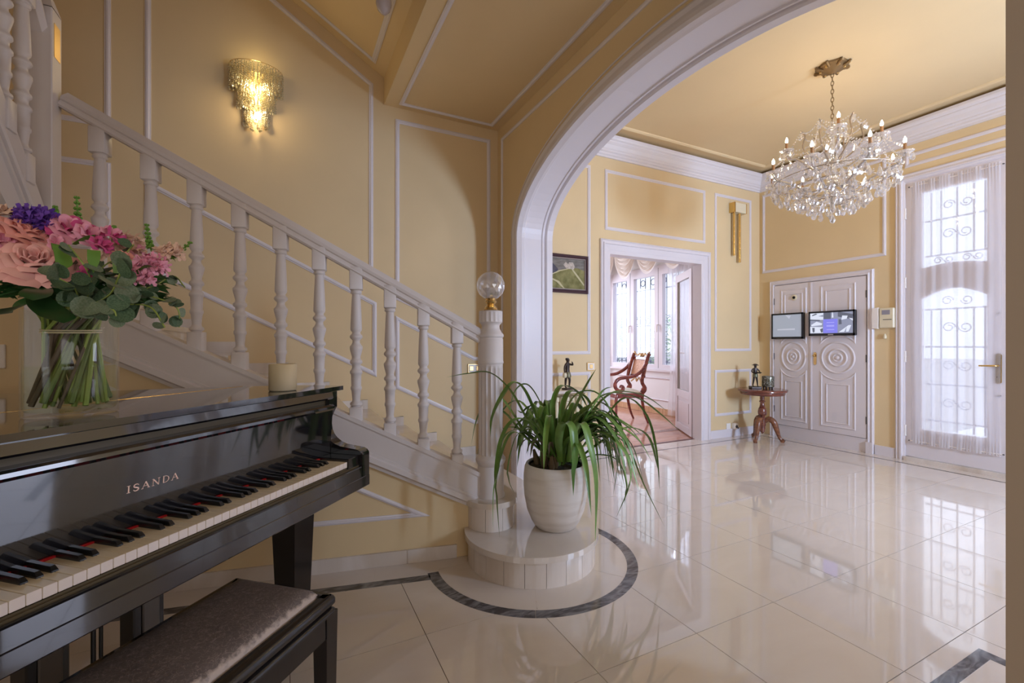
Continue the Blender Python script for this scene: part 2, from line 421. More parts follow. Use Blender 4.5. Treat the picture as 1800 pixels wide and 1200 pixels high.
# ------------------------------------------------------------------ room shell
YA, XB, XA, XA2, ZC, ZH = 3.89, 5.64, 1.80, 2.11, 3.20, 3.42
fA = lambda a, b, d: (a, YA-d, b)
fB = lambda a, b, d: (XB-d, a, b)
fR = lambda a, b, d: (XA-d, a, b)
fC = lambda a, b, d: (a, b, ZC-d)
fZ = lambda a, b, d: (a, b, d)
def ccw(p):
    s = sum(p[i-1][0]*p[i][1]-p[i][0]*p[i-1][1] for i in range(len(p)))
    return p if s > 0 else p[::-1]
def molding(fn, poly, parent, w=.034, d=.013, mt='white', name='panel_molding', closed=True):
    if closed: poly = ccw(poly)
    prof = [(0, 0), (0, d*.55), (w*.18, d*.7), (w*.30, d), (w*.62, d), (w*.75, d*.6), (w, d*.45), (w, 0)]
    return MB().sweep(poly, fn, prof, closed).build(name, M[mt], parent)
def rect(a0, a1, b0, b1): return [(a0, b0), (a1, b0), (a1, b1), (a0, b1)]
def arcpts(cx, cz, r, a0, a1, n=16): return [(cx+r*math.cos(a0+(a1-a0)*i/n), cz+r*math.sin(a0+(a1-a0)*i/n)) for i in range(n+1)]

# back wall (behind stairs and hall), doorway opening x 3.09-4.55
m = MB()
m.box(-2.3, 3.09, YA, YA+.11, -.05, 5.4); m.box(4.55, XB+.2, YA, YA+.11, -.05, 3.6); m.box(3.09, 4.55, YA, YA+.11, 2.18, 3.6)
wall_back = m.build('wall_back', M['wall'], kind='structure')
# right wall with the front door opening, plus an unseen one added for the side fill
m = MB()
m.box(XB, XB+.2, 2.31, YA, -.05, 3.6); m.box(XB, XB+.2, .80, 2.31, 2.83, 3.6); m.box(XB, XB+.2, .05, .80, -.05, 3.6); m.box(XB, XB+.2, -1.6, -1.15, -.05, 3.6); m.box(XB, XB+.2, -1.15, .05, -.05, .85); m.box(XB, XB+.2, -1.15, .05, 2.55, 3.6)
wall_right = m.build('wall_right', M['wall'], kind='structure')
# hall rear wall with a window out of view, the light that crosses the arch comes from it
m = MB()
m.box(XA, 3.9, -1.8, -1.6, -.05, 3.6); m.box(4.5, XB+.2, -1.8, -1.6, -.05, 3.6); m.box(3.9, 4.5, -1.8, -1.6, -.05, 1.15); m.box(3.9, 4.5, -1.8, -1.6, 2.35, 3.6)
m.build('wall_hall_rear', M['wall'], kind='structure')
# music room walls, with openings added for the two unseen fill lights
m = MB()
m.box(-2.5, -2.3, -2.5, -1.7, -.05, 5.4); m.box(-2.5, -2.3, 0.0, YA+.2, -.05, 5.4); m.box(-2.5, -2.3, -1.7, 0.0, -.05, .7); m.box(-2.5, -2.3, -1.7, 0, 2.3, 5.4)
m.build('wall_left', M['wall'], kind='structure')
m = MB()
m.box(-2.5, -.9, -2.7, -2.5, -.05, 3.6); m.box(1.3, XA2, -2.7, -2.5, -.05, 3.6); m.box(-.9, 1.3, -2.7, -2.5, -.05, .8); m.box(-.9, 1.3, -2.7, -2.5, 2.4, 3.6)
m.build('wall_rear', M['wall'], kind='structure')
# arch wall
AY, AZ, AA, AB = 1.90, 2.10, 1.57, .69
def arch_path(off=0, n=48, z0=0.0):
    p = [(AY+AA+off, z0), (AY+AA+off, AZ*.5)]
    for i in range(n+1):
        a = pi*i/n; 
        x, z = AA*math.cos(a), AB*math.sin(a)
        nx, nz = math.cos(a)/AA, math.sin(a)/AB; L = math.hypot(nx, nz)
        p.append((AY+x+off*nx/L, AZ+z+off*nz/L))
    p += [(AY-AA-off, AZ*.5), (AY-AA-off, z0)]
    return p
ap = arch_path(0, z0=-.05)
m = MB()
for xx in (XA, XA2):
    for i in range(2, len(ap)-3):
        a, b = ap[i], ap[i+1]
        m.add([(xx, a[0], a[1]), (xx, b[0], b[1]), (xx, b[0], 3.6), (xx, a[0], 3.6)], [(0,1,2,3)])
for i in range(len(ap)-1):
    a, b = ap[i], ap[i+1]
    m.add([(XA, a[0], a[1]), (XA2, a[0], a[1]), (XA2, b[0], b[1]), (XA, b[0], b[1])], [(0,1,2,3)])
for y0, y1 in ((AY+AA, YA), (-2.7, AY-AA)):
    for xx in (XA, XA2): m.add([(xx, y0, -.05), (xx, y1, -.05), (xx, y1, 3.6), (xx, y0, 3.6)], [(0,1,2,3)])
wall_arch = m.build('wall_arch', M['wall'], kind='structure')
# arch lining and casing (a sweep of one profile along the arch, offset to the inside)
pth = arch_path(0)
# path runs from the far jamb up and over: its left side is the outside of the opening
prof = [(.085, XA-.0), (.085, XA-.018), (.070, XA-.026), (.045, XA-.022), (.02, XA-.03), (-.006, XA-.034), (-.022, XA-.026), (-.026, XA+.0),
        (-.030, XA+.02), (-.030, XA+.045), (-.022, XA+.052), (-.012, XA+.058), (-.012, XA+.225), (-.020, XA+.231), (-.020, XA+.241), (-.012, XA+.247), (-.012, XA+.257), (-.022, XA+.263), (-.030, XA+.273), (-.030, XA2+.02), (.03, XA2+.03), (.085, XA2+.02), (.085, XA2)]
fP = lambda a, b, d: (d, a, b)
def side(prof):  # orient so that negative offsets are inside the opening
    mb = MB().sweep(pth, fP, prof, False, smooth=False)
    ys = [v[1] for v in mb.v]
    return mb
mb = MB().sweep(pth, fP, [(o, d) for o, d in prof], False)
if max(v[1] for v in mb.v) < AY+AA+.05: mb = MB().sweep(pth, fP, [(-o, d) for o, d in prof], False)
mb.sm = [False]*len(mb.f)
lining = mb.build('arch_lining', M['white'], wall_arch, label='white lacquered lining and casing of the arch')
def open_line(fn, path, parent, w, d, name='panel_molding', mt='white'):
    prof = [(-w/2, 0), (-w/2, d*.6), (-w*.2, d), (w*.2, d), (w/2, d*.6), (w/2, 0)]
    return MB().sweep(path, fn, prof, False).build(name, M[mt], parent)
open_line(fR, arch_path(.125), wall_arch, .012, .007)
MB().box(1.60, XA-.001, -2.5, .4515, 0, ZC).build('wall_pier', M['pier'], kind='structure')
open_line(fR, [(3.79, .0), (3.79, 3.08), (.0, 3.08), (.0, 0)], wall_arch, .030, .013)

# wall panel mouldings, back wall (stairs)
molding(fA, [(.835, 1.56), (.835, 3.10), (1.72, 3.10), (1.72, 1.235), (1.60, 1.235)], wall_back)
molding(fA, [(.835, 1.42), (.835, .80), (1.555, .44), (1.72, .43), (1.72, 1.05), (1.56, 1.06)], wall_back)
molding(fA, [(-.865, 2.56), (-.865, 4.30), (.651, 3.35), (.651, 1.78)], wall_back)
molding(fA, [(.679, .90), (.679, 1.525), (-.865, 2.31), (-.865, 1.69)], wall_back)
molding(fA, [(-1.045, 2.62), (-1.045, 4.4), (-1.75, 4.4), (-1.75, 2.62)], wall_back)
molding(fA, [(-1.045, 2.385), (-1.045, 1.80), (-1.75, 1.80), (-1.75, 2.385)], wall_back)
# back wall (hall)
molding(fA, rect(2.30, 2.875, 1.07, 3.065), wall_back)
molding(fA, rect(2.30, 2.875, .15, .885), wall_back)
molding(fA, rect(3.068, 4.604, 2.41, 3.06), wall_back)
molding(fA, rect(4.775, 5.467, 1.085, 3.06), wall_back)
molding(fA, rect(4.775, 5.467, .273, .853), wall_back)
# right wall
molding(fB, rect(2.47, 3.866-.02, 2.108, 3.14), wall_right)
molding(fB, rect(.60, 2.31, 2.965, 3.10), wall_right)
# ceiling of the stair landing zone
m = MB(); m.box(.74, XA, 0, YA, ZC, ZC+.5); m.box(-2.3, XA, -2.5, 1.6, ZC, ZC+.3); m.box(.74, XA, -2.5, 1.7, ZC, ZC+.3)
ceiling = m.build('ceiling', M['ceil'], kind='structure')
molding(fC, rect(.85, 1.715, .25, 3.82), ceiling)
# sloped soffit over the stairs
def fS(a, b, d): return (a, b, 3.425+.6*(.74-a)-d)
m = MB(); m.add([fS(.74, 1.6, 0), fS(-2.3, 1.6, 0), fS(-2.3, YA, 0), fS(.74, YA, 0), fS(.74, 1.6, -.1), fS(-2.3, 1.6, -.1), fS(-2.3, YA, -.1), fS(.74, YA, -.1)], [(0,1,2,3),(4,7,6,5),(0,4,5,1),(2,6,7,3),(1,5,6,2),(0,3,7,4)])
soffit = m.build('ceiling_stair_soffit', M['ceil'], kind='structure')
molding(fS, rect(-1.6, .655, 1.9, YA-.09), soffit)
MB().box(-2.3, .74, 1.5, 1.6, ZC, 5.4).build('wall_stairwell', M['wall'], kind='structure')
# hall ceiling with crown
ceiling_hall = MB().box(XA2, XB+.2, -1.8, YA+.2, ZH, ZH+.2).build('ceiling_hall', M['ceil'], kind='structure')
cp = [(0,3.185),(-.016,3.185),(-.016,3.205),(-.030,3.215),(-.030,3.232),(-.046,3.243),(-.046,3.255),(-.060,3.268),(-.075,3.300),(-.098,3.322),(-.098,3.334),(-.115,3.345),(-.122,3.360),(-.122,3.385),(-.03,3.385),(-.03,3.39)]
crown = MB().sweep([(XA2, YA), (XB, YA), (XB, -1.6)], fZ, cp, False).build('trim_1', M['crown'], kind='structure')
MB().sweep([(XA2, YA-.21), (XB-.21, YA-.21), (XB-.21, -1.6)], fZ, [(0,ZH),(0,ZH-.012),(-.012,ZH-.02),(-.03,ZH-.02),(-.045,ZH-.01),(-.05,ZH)], False).build('ceiling_bead', M['ceil'], ceiling_hall)
# baseboards
def skirt(name, fn, a0, a1, h=.105, cuts=(), mt='white'):
    r = thing(name, None, None, (0,0,0), kind='structure')
    xs = [a0]+list(cuts)+[a1]
    for q0, q1 in zip(xs, xs[1:]):
        MB().prism([(q0+.001, 0), (q1-.001, 0), (q1-.001, h), (q0+.001, h)], fn, 0, .014).build('skirting_tile', M[mt], r)
    return r
skirt('baseboard_back', fA, 4.69, XB, .10, (5.2,))
skirt('baseboard_right', fB, 2.39, 2.57, .10)
skirt('baseboard_back_left', fA, 2.18, 2.99, .10, (2.6,))

# doorway casing to the sunroom
dc = thing('trim_2', None, None, (0,0,0), kind='structure')
def casing(fn, a0, a1, ztop, w, parent, name='door_casing', mt='white', z0=0.0):
    p = [(a0, z0), (a0, ztop), (a1, ztop), (a1, z0)]
    prof = [(0,0),(0,.022),(-.012,.03),(-.02,.022),(-.032,.022),(-.036,.034),(-.05,.034),(-.055,.024),(-w+.012,.018),(-w,.012),(-w,0)]
    mb = MB().sweep(p, fn, prof, False)
    return mb.build(name, M[mt], parent)
casing(fA, 2.999, 4.684, 2.306, .125, dc)
m = MB(); m.box(3.09, 3.125, YA-.02, YA+.11, 0, 2.15); m.box(4.52, 4.56, YA-.02, YA+.11, 0, 2.15); m.box(3.09, 4.56, YA-.02, YA+.11, 2.15, 2.19)
m.build('door_jamb', M['white'], dc)

# ------------------------------------------------------------------ floor tiles
floor = MB().box(-2.5, XB+.2, -2.7, YA+.001, -.08, -.004).build('floor', M['grout'], kind='structure')
X0, DX, Y0, DY = .507, .4945, .818, .487
tile_mesh = {}
def tile(x0, x1, y0, y1, mt='marble', g=.0014):
    w_, h_ = round(x1-x0-2*g, 4), round(y1-y0-2*g, 4)
    if w_ < .01 or h_ < .01: return
    key = (w_, h_, mt)
    if key not in tile_mesh:
        mb = MB().box(0, w_, 0, h_, -.012, 0); tile_mesh[key] = mb.mesh('floor_tile', M[mt])
    o = bpy.data.objects.new('floor_tile', tile_mesh[key]); col.objects.link(o); o.location = (x0+g, y0+g, 0); o.parent = floor
BX, BY = 5.458, 3.722
xs = [X0+DX*k for k in range(-6, 11)]; ys = [Y0+DY*k for k in range(-7, 7)]
for a, b in zip(xs, xs[1:]):
    for c, d in zip(ys, ys[1:]):
        tile(a, min(b, BX), c, min(d, BY))
# border: dark line and cream strips along hall walls
m = MB(); m.box(2.2, BX+.022, BY, BY+.022, -.01, 0); m.box(BX, BX+.022, -1.6, BY, -.01, 0)
m.build('border_line', M['dark_marble'], floor)
k = 2.2
while k < XB: tile(k, min(k+.9, XB), BY+.022, YA); k += .9
k = -1.6
while k < BY: tile(BX+.022, XB, k, min(k+.9, BY+.022)); k += .9
def slab(poly, z, name, mt, parent=floor, z0=-.004):
    return MB().prism(ccw(poly), fZ, z0, z).build(name, M[mt], parent)
# dark band around the right pier
for p in ([(1.81, .704), (2.354, .704), (2.40, .750), (1.81, .750)], [(2.354, -1.5), (2.40, -1.5), (2.40, .750), (2.354, .704)]):
    slab(p, .0008, 'border_band', 'dark_marble')
# border along the stair wall
SD = Vector((.97850, -.20620)); SN = Vector((-.20620, -.97850)); SP = Vector((1.03, 2.33))
def fW(t, z, d):
    p = SP - SD*t + SN*d
    return (p.x, p.y, z)
def fW2(t, d): return tuple(SP - SD*t + SN*d)
for t0, t1 in ((.30, .62), (.622, 1.12), (1.122, 1.70), (1.702, 2.3), (2.302, 2.9)):
    slab([fW2(t0, .158), fW2(t1, .158), fW2(t1, .0), fW2(t0, .0)], .0004, 'border_tile', 'marble')
for t0, t1 in ((.348, .95), (.952, 1.6), (1.602, 2.3), (2.302, 2.9)):
    slab([fW2(t0, .209), fW2(t1, .209), fW2(t1, .158), fW2(t0, .158)], .0010, 'border_band', 'dark_marble')
CX, CY, CR = 1.222, 2.20, .352
def sector(r0, r1, a0, a1, n=10):
    return [(CX+r1*math.cos(a0+(a1-a0)*i/n), CY+r1*math.sin(a0+(a1-a0)*i/n)) for i in range(n+1)] + [(CX+r0*math.cos(a1-(a1-a0)*i/n), CY+r0*math.sin(a1-(a1-a0)*i/n)) for i in range(n+1)]
aa = [R(176), R(244), R(306), R(352), R(405), R(440)]
for a0, a1 in zip(aa, aa[1:]):
    slab(sector(.33, .5185, a0+.003, a1-.003), .0006, 'ring_tile', 'marble')
aa = [R(173.5), R(243), R(307), R(372), R(440)]
for a0, a1 in zip(aa, aa[1:]):
    slab(sector(.520, .576, a0+.0015, a1-.0015, 16), .0010, 'border_band', 'dark_marble')

# ------------------------------------------------------------------ staircase
st = thing('staircase', 'white and cream marble staircase rising left along the yellow panelled wall', 'staircase', (CX, CY, 0))
RX = [1.567, 1.197, .903, .606, .311, .015, -.28, -.575, -.87]
def yf(x, d=-.05): return 2.33 - .2107*(x-1.03) - d*1.022
RIS = .16
# step 1: rounded
def step1(r, y1):
    pts = [(CX+r*math.cos(a), CY+r*math.sin(a)) for a in [R(148)+R(212)*i/40 for i in range(41)]]
    return pts + [(1.567+(r-CR), y1), (.90, y1)]
MB().prism(ccw(step1(CR+.018, YA)), fZ, RIS-.03, RIS).build('tread', M['marble'], st, world=True)
MB().prism(ccw(step1(CR-.012, YA)), fZ, 0.001, RIS-.03).build('riser_core', M['grout'], st, world=True)
a = R(150); da = R(17.2)
while a < R(358):
    a1 = min(a+da, R(360)); g = .003
    P = [(CX+CR*math.cos(a+g+(a1-a-2*g)*i/4), CY+CR*math.sin(a+g+(a1-a-2*g)*i/4)) for i in range(5)]
    Q = [(CX+(CR-.014)*math.cos(a+g+(a1-a-2*g)*i/4), CY+(CR-.014)*math.sin(a+g+(a1-a-2*g)*i/4)) for i in range(5)]
    MB().prism(P+Q[::-1], fZ, .001, RIS-.03).build('riser_tile', M[random.choice(['marble2','marble3','marble2'])] if False else M['marble2' if int(a*10) % 3 else 'marble3'], st, world=True)
    a = a1
y = CY
while y < YA-.05:
    y1 = min(y+.2, YA); MB().box(1.555, 1.569, y+.001, y1-.001, .001, RIS-.03).build('riser_tile', M['marble2'], st, world=True); y = y1
# step 2: rounded pedestal under the newel, then straight
NX, NY = 1.04, 2.345
def step2(r):
    pts = [(NX+r*math.cos(a), NY+r*math.sin(a)) for a in [R(150)+R(210)*i/28 for i in range(29)]]
    return pts + [(1.197+(r-.13), YA), (.9, YA), (.9, NY+.05)]
MB().prism(ccw(step2(.150)), fZ, 2*RIS-.03, 2*RIS).build('tread', M['marble'], st, world=True)
MB().prism(ccw(step2(.120)), fZ, RIS, 2*RIS-.03).build('riser_core', M['grout'], st, world=True)
a = R(150)
while a < R(358):
    a1 = min(a+R(42), R(360)); g = .008
    P = [(NX+.132*math.cos(a+g+(a1-a-2*g)*i/6), NY+.132*math.sin(a+g+(a1-a-2*g)*i/6)) for i in range(7)]
    Q = [(NX+.118*math.cos(a+g+(a1-a-2*g)*i/6), NY+.118*math.sin(a+g+(a1-a-2*g)*i/6)) for i in range(7)]
    MB().prism(P+Q[::-1], fZ, RIS+.001, 2*RIS-.03).build('riser_tile', M['marble2'], st, world=True)
    a = a1
for k in range(2, 9):
    z1 = RIS*(k+1) if k < 8 else RIS*9; x1 = RX[k]; x0 = RX[k+1] if k < 8 else -2.28
    y0a, y0b = yf(x0), yf(x1)
    MB().prism([(x0-.01, y0a), (x1+.02, yf(x1+.02)), (x1+.02, YA), (x0-.01, YA)], fZ, z1-.03, z1).build('tread', M['marble'], st, world=True)
    MB().prism([(x1-.02, yf(x1)), (x1, yf(x1)), (x1, YA), (x1-.02, YA)], fZ, z1-RIS, z1-.03).build('riser', M['marble2'], st, world=True)
# stepped skirting on the wall above each tread
for k in range(0, 9):
    z1 = RIS*(k+1); x1 = RX[k]; x0 = RX[k+1] if k < 8 else -2.2
    MB().prism([(x0, z1), (x1, z1), (x1, z1+.075), (x0, z1+.075)], fA, 0, .014).build('skirting_tile', M['marble2'], st, world=True)
    if k: MB().prism([(x1-.045, z1), (x1+.0, z1-RIS+.075), (x1+.0, z1+.075), (x1-.045, z1+.075)], fA, 0, .0145).build('skirting_tile', M['marble2'], st, world=True)
# stringer
def foot(t): x = 1.03-.9785*t; return .443+(.98-x)*.5135
def bot(t): x = 1.03-.9785*t; return .285+(.915-x)*.5075
TL = 2.02
MB().prism([(.05, bot(.12)), (.05, foot(.05)), (TL, foot(TL)), (TL, bot(TL))], fW, -.055, .012).build('stringer', M['stairwhite'], st, world=True)
MB().sweep([(.05, foot(.05)), (TL, foot(TL))], fW, [(.012, -.06), (.012, .018), (-.010, .018), (-.010, .0)], False).build('stringer_cap', M['stairwhite'], st, world=True)
sgn = 1
MB().sweep([(.08, bot(.12)-.004), (TL, bot(TL))], fW, [(.045, .0), (.045, .020), (.034, .020), (.028, .034), (.004, .036), (-.006, .022), (-.022, .018), (-.022, 0)], False).build('stringer_molding', M['stairwhite'], st, world=True)
# wall below the stairs
m = MB(); m.prism([(.12, -.05), (3.2, -.05), (3.2, 1.75), (TL+.05, 1.75), (TL+.05, bot(TL)+.02), (.12, bot(.12)+.02)], fW, -.045, 0)
wall_stair = m.build('wall_stair', M['wall'], kind='structure')
molding(fW, [(.335, .243), (1.9, .243), (1.9, 1.03), (1.8, .985)], wall_stair, .030)
sk = thing('baseboard_stair', None, None, (0,0,0), kind='structure')
for t0, t1 in ((.19, .455), (.457, 1.05), (1.052, 1.65), (1.652, 2.3), (2.302, 3.1)):
    MB().prism([(t0, .001), (t1, .001), (t1, .073), (t0, .073)], fW, 0, .013).build('skirting_tile', M['marble2'], sk)

# ------------------------------------------------------------------ balustrade
bal = thing('balustrade', 'white turned stair balustrade with fluted newel post, lower flight', 'balustrade', (NX, NY, 2*RIS))
L_ = .615
BP = [(.0,.0)]
bp = [(.0185,0),(.020,.004),(.0275,.010),(.0275,.020),(.019,.028),(.0175,.040),(.0215,.085),(.0255,.092),(.0255,.104),(.022,.110),(.0235,.170),(.0280,.176),(.0280,.188),(.0235,.194),(.0185,.205),(.0195,.222),(.0275,.230),(.0275,.242),(.0205,.250),(.0190,.262),(.0245,.285),(.0275,.300),(.0290,.306),(.0290,.318),(.0235,.324),(.0170,.338),(.0165,.350),(.0270,.362),(.0290,.368),(.0270,.376),(.0205,.383),(.0185,.392),(.0245,.402),(.0260,.410),(.0245,.460),(.0215,.540),(.0190,.585),(.0185,.592),(.0250,.598),(.0255,.604),(.0225,.610),(.0260,.615)]
mb = MB(); mb.lathe([(r*1.12, z) for r, z in bp], (0, 0, 0), 16)
mb.bbox(-.032, .032, -.032, .032, -.12, 0, .003); mb.bbox(-.032, .032, -.032, .032, L_, L_+.12, .003)
bal_mesh = mb.mesh('baluster', M['stairwhite'])
def railtop(t): x = 1.03-.9785*t; return 1.212+(.996-x)*.566
RT = .058
for i, px in enumerate([803, 744, 685, 625, 560, 492, 420, 343, 262, 172]):
    t = (1.03 - [.849,.669,.496,.327,.150,-.028,-.209,-.394,-.580,-.778][i])/.9785
    mid = (railtop(t)-RT + foot(t))/2
    p = fW(t, mid-L_/2, -.022)
    o = bpy.data.objects.new('baluster', bal_mesh); col.objects.link(o); o.parent = bal
    o.location = Vector(p)-Vector((NX, NY, 2*RIS)); o.rotation_euler = (0, 0, math.atan2(-.2062, .9785))
# handrail
ts = [.055, 1.99]
prof = [(0, -.050), (.012, -.058), (.020, -.052), (.020, .008), (.012, .014), (0, .006), (-.010, .004), (-.016, .010), (-.030, .012), (-.046, .000), (-.056, -.008), (-.056, -.036), (-.046, -.044), (-.030, -.056), (-.016, -.054), (-.010, -.048), (0, -.050)]
MB().sweep([(t, railtop(t)-.02) for t in ts], fW, [(-a if False else a, d) for a, d in [(-o, d) for o, d in prof]], False).build('handrail', M['stairwhite'], bal, world=True)
# newel
def star(k, i): return 1
nprof = [(.080,0),(.080,.012),(.074,.018),(.074,.17),(.070,.175),(.078,.185),(.084,.20),(.084,.215),(.074,.228),(.070,.235)]
mb = MB().lathe(nprof, (0,0,0), 32)
newel = mb.build('newel_post', M['stairwhite'], bal)
fl_ = []
n = 96
def flute(k, i):
    ph = (k % 6)/6.0
    return 1 - .13*max(0, math.sin(pi*ph))**.7 if 0 < i < 5 else 1
MB().lathe([(.069,.235),(.069,.245),(.069,.26),(.069,.50),(.069,.72),(.069,.735),(.069,.745)], (0,0,0), n, star=flute).build('fluted_shaft', M['stairwhite'], newel)
MB().lathe([(.069,.745),(.073,.75),(.074,.757),(.071,.765),(.071,.885),(.066,.893),(.074,.900),(.074,.912),(.062,.925),(.052,.945),(.050,.962),(.056,.972),(.066,.982)], (0,0,0), 32).build('newel_neck', M['stairwhite'], newel)
MB().lathe([(.066,.982),(.067,.986),(.067,.99),(.067,1.035),(.067,1.04),(.064,1.046)], (0,0,0), n, star=lambda k, i: 1-.06*max(0, math.sin(pi*(k%6)/6)) if 0<i<4 else 1).build('newel_cap', M['stairwhite'], newel)
MB().lathe([(.040,1.046),(.042,1.052),(.034,1.060),(.036,1.066),(.026,1.074),(.020,1.082),(.030,1.092),(.034,1.100),(.026,1.108),(.030,1.118)], (0,0,0), 24).build('brass_collar', M['brass'], newel, label='brass collar')
# crystal ball: faceted
mb = MB(); ns, nr = 20, 12; vs = []; fs = []
for j in range(nr+1):
    th = pi*j/nr
    for k in range(ns):
        a = 2*pi*(k+.5*(j % 2))/ns; r = .0795*(1+.012*((k+j) % 2)); vs.append((r*math.sin(th)*math.cos(a), r*math.sin(th)*math.sin(a), 1.19+r*math.cos(th)))
for j in range(nr):
    for k in range(ns):
        a, b = j*ns+k, j*ns+(k+1) % ns; c, d = (j+1)*ns+k, (j+1)*ns+(k+1) % ns
        if j % 2: fs += [(a, b, d), (a, d, c)]
        else: fs += [(a, b, c), (b, d, c)]
mb.add(vs, fs); mb.build('crystal_ball', M['cutball'], newel, label='cut crystal ball')

MB().lathe([(0,-.015),(.012,-.009),(.015,0),(.012,.010),(.006,.014),(.006,.05)][::-1], (0,0,0), 14).build('brass_finial', M['brass'], bal, label='small brass knob').location = Vector(at(78, 6, 2.06))-Vector((NX, NY, 2*RIS))
# post and upper flight
ub = thing('balustrade', 'white balustrade of the upper flight with square box post, top left', 'balustrade', (-.965, 2.72, 1.2))
mb = MB().bbox(-1.01, -.918, 2.672, 2.768, .9, 2.66, .004)
mb.add([(-1.01,2.672,2.66),(-.918,2.672,2.66),(-.918,2.768,2.66),(-1.01,2.768,2.66),(-.99,2.70,2.72),(-.935,2.70,2.72),(-.935,2.74,2.72),(-.99,2.74,2.72)], [(0,1,5,4),(1,2,6,5),(2,3,7,6),(3,0,4,7),(4,5,6,7)])
post = mb.build('square_post', M['stairwhite'], ub, world=True)
MB().bbox(-.9185, -.9165, 2.69, 2.75, 2.45, 2.60, .0005).build('gold_rectangle', M['gold'], post, world=True, label='gold-coloured rectangle')  # gold-coloured rectangle on the side face of the post
sl = 1.05
def uf(y): return 1.74+(2.70-y)*sl
fU = lambda a, b, d: (-.97+d, a, b)
MB().prism([(2.70, uf(2.70)-.30), (2.70, uf(2.70)), (1.2, uf(1.2)), (1.2, uf(1.2)-.62), (2.35, 1.72)], fU, -.04, .03).build('stringer', M['stairwhite'], ub, world=True)
MB().sweep([(2.69, uf(2.69)-.17), (1.2, uf(1.2)-.17)], fU, [(-.012, .03), (-.012, .042), (0, .046), (.012, .042), (.016, .03)], False).build('stringer_molding', M['stairwhite'], ub, world=True)
MB().sweep([(2.69, uf(2.69)-.23), (1.2, uf(1.2)-.23)], fU, [(-.008, .03), (-.008, .040), (.008, .040), (.010, .03)], False).build('stringer_molding', M['stairwhite'], ub, world=True)
for y in (2.54, 2.395, 2.25, 2.105, 1.96):
    o = bpy.data.objects.new('baluster', bal_mesh); col.objects.link(o); o.parent = ub
    o.location = Vector((-.965, y, uf(y)+.05))-Vector((-.965, 2.72, 1.2))
MB().sweep([(2.71, uf(2.71)+.84-.03), (1.2, uf(1.2)+.84-.03)], fU, [(-.03, -.03), (-.03, .03), (.01, .038), (.03, .02), (.03, -.02), (.01, -.038), (-.03, -.03)], False).build('handrail', M['stairwhite'], ub, world=True)
tag(MB().bbox(-.0, .09, -.012, .0, 0, .105, .003).build('wall_plate', M['whiteplastic']), 'small white wall plate left of the vase on the yellow wall', 'switch')
o = bpy.data.objects['wall_plate']; p = fW(2.27, 1.072, .001); o.location = p; o.rotation_euler = (0, 0, math.atan2(-.2062, .9785))
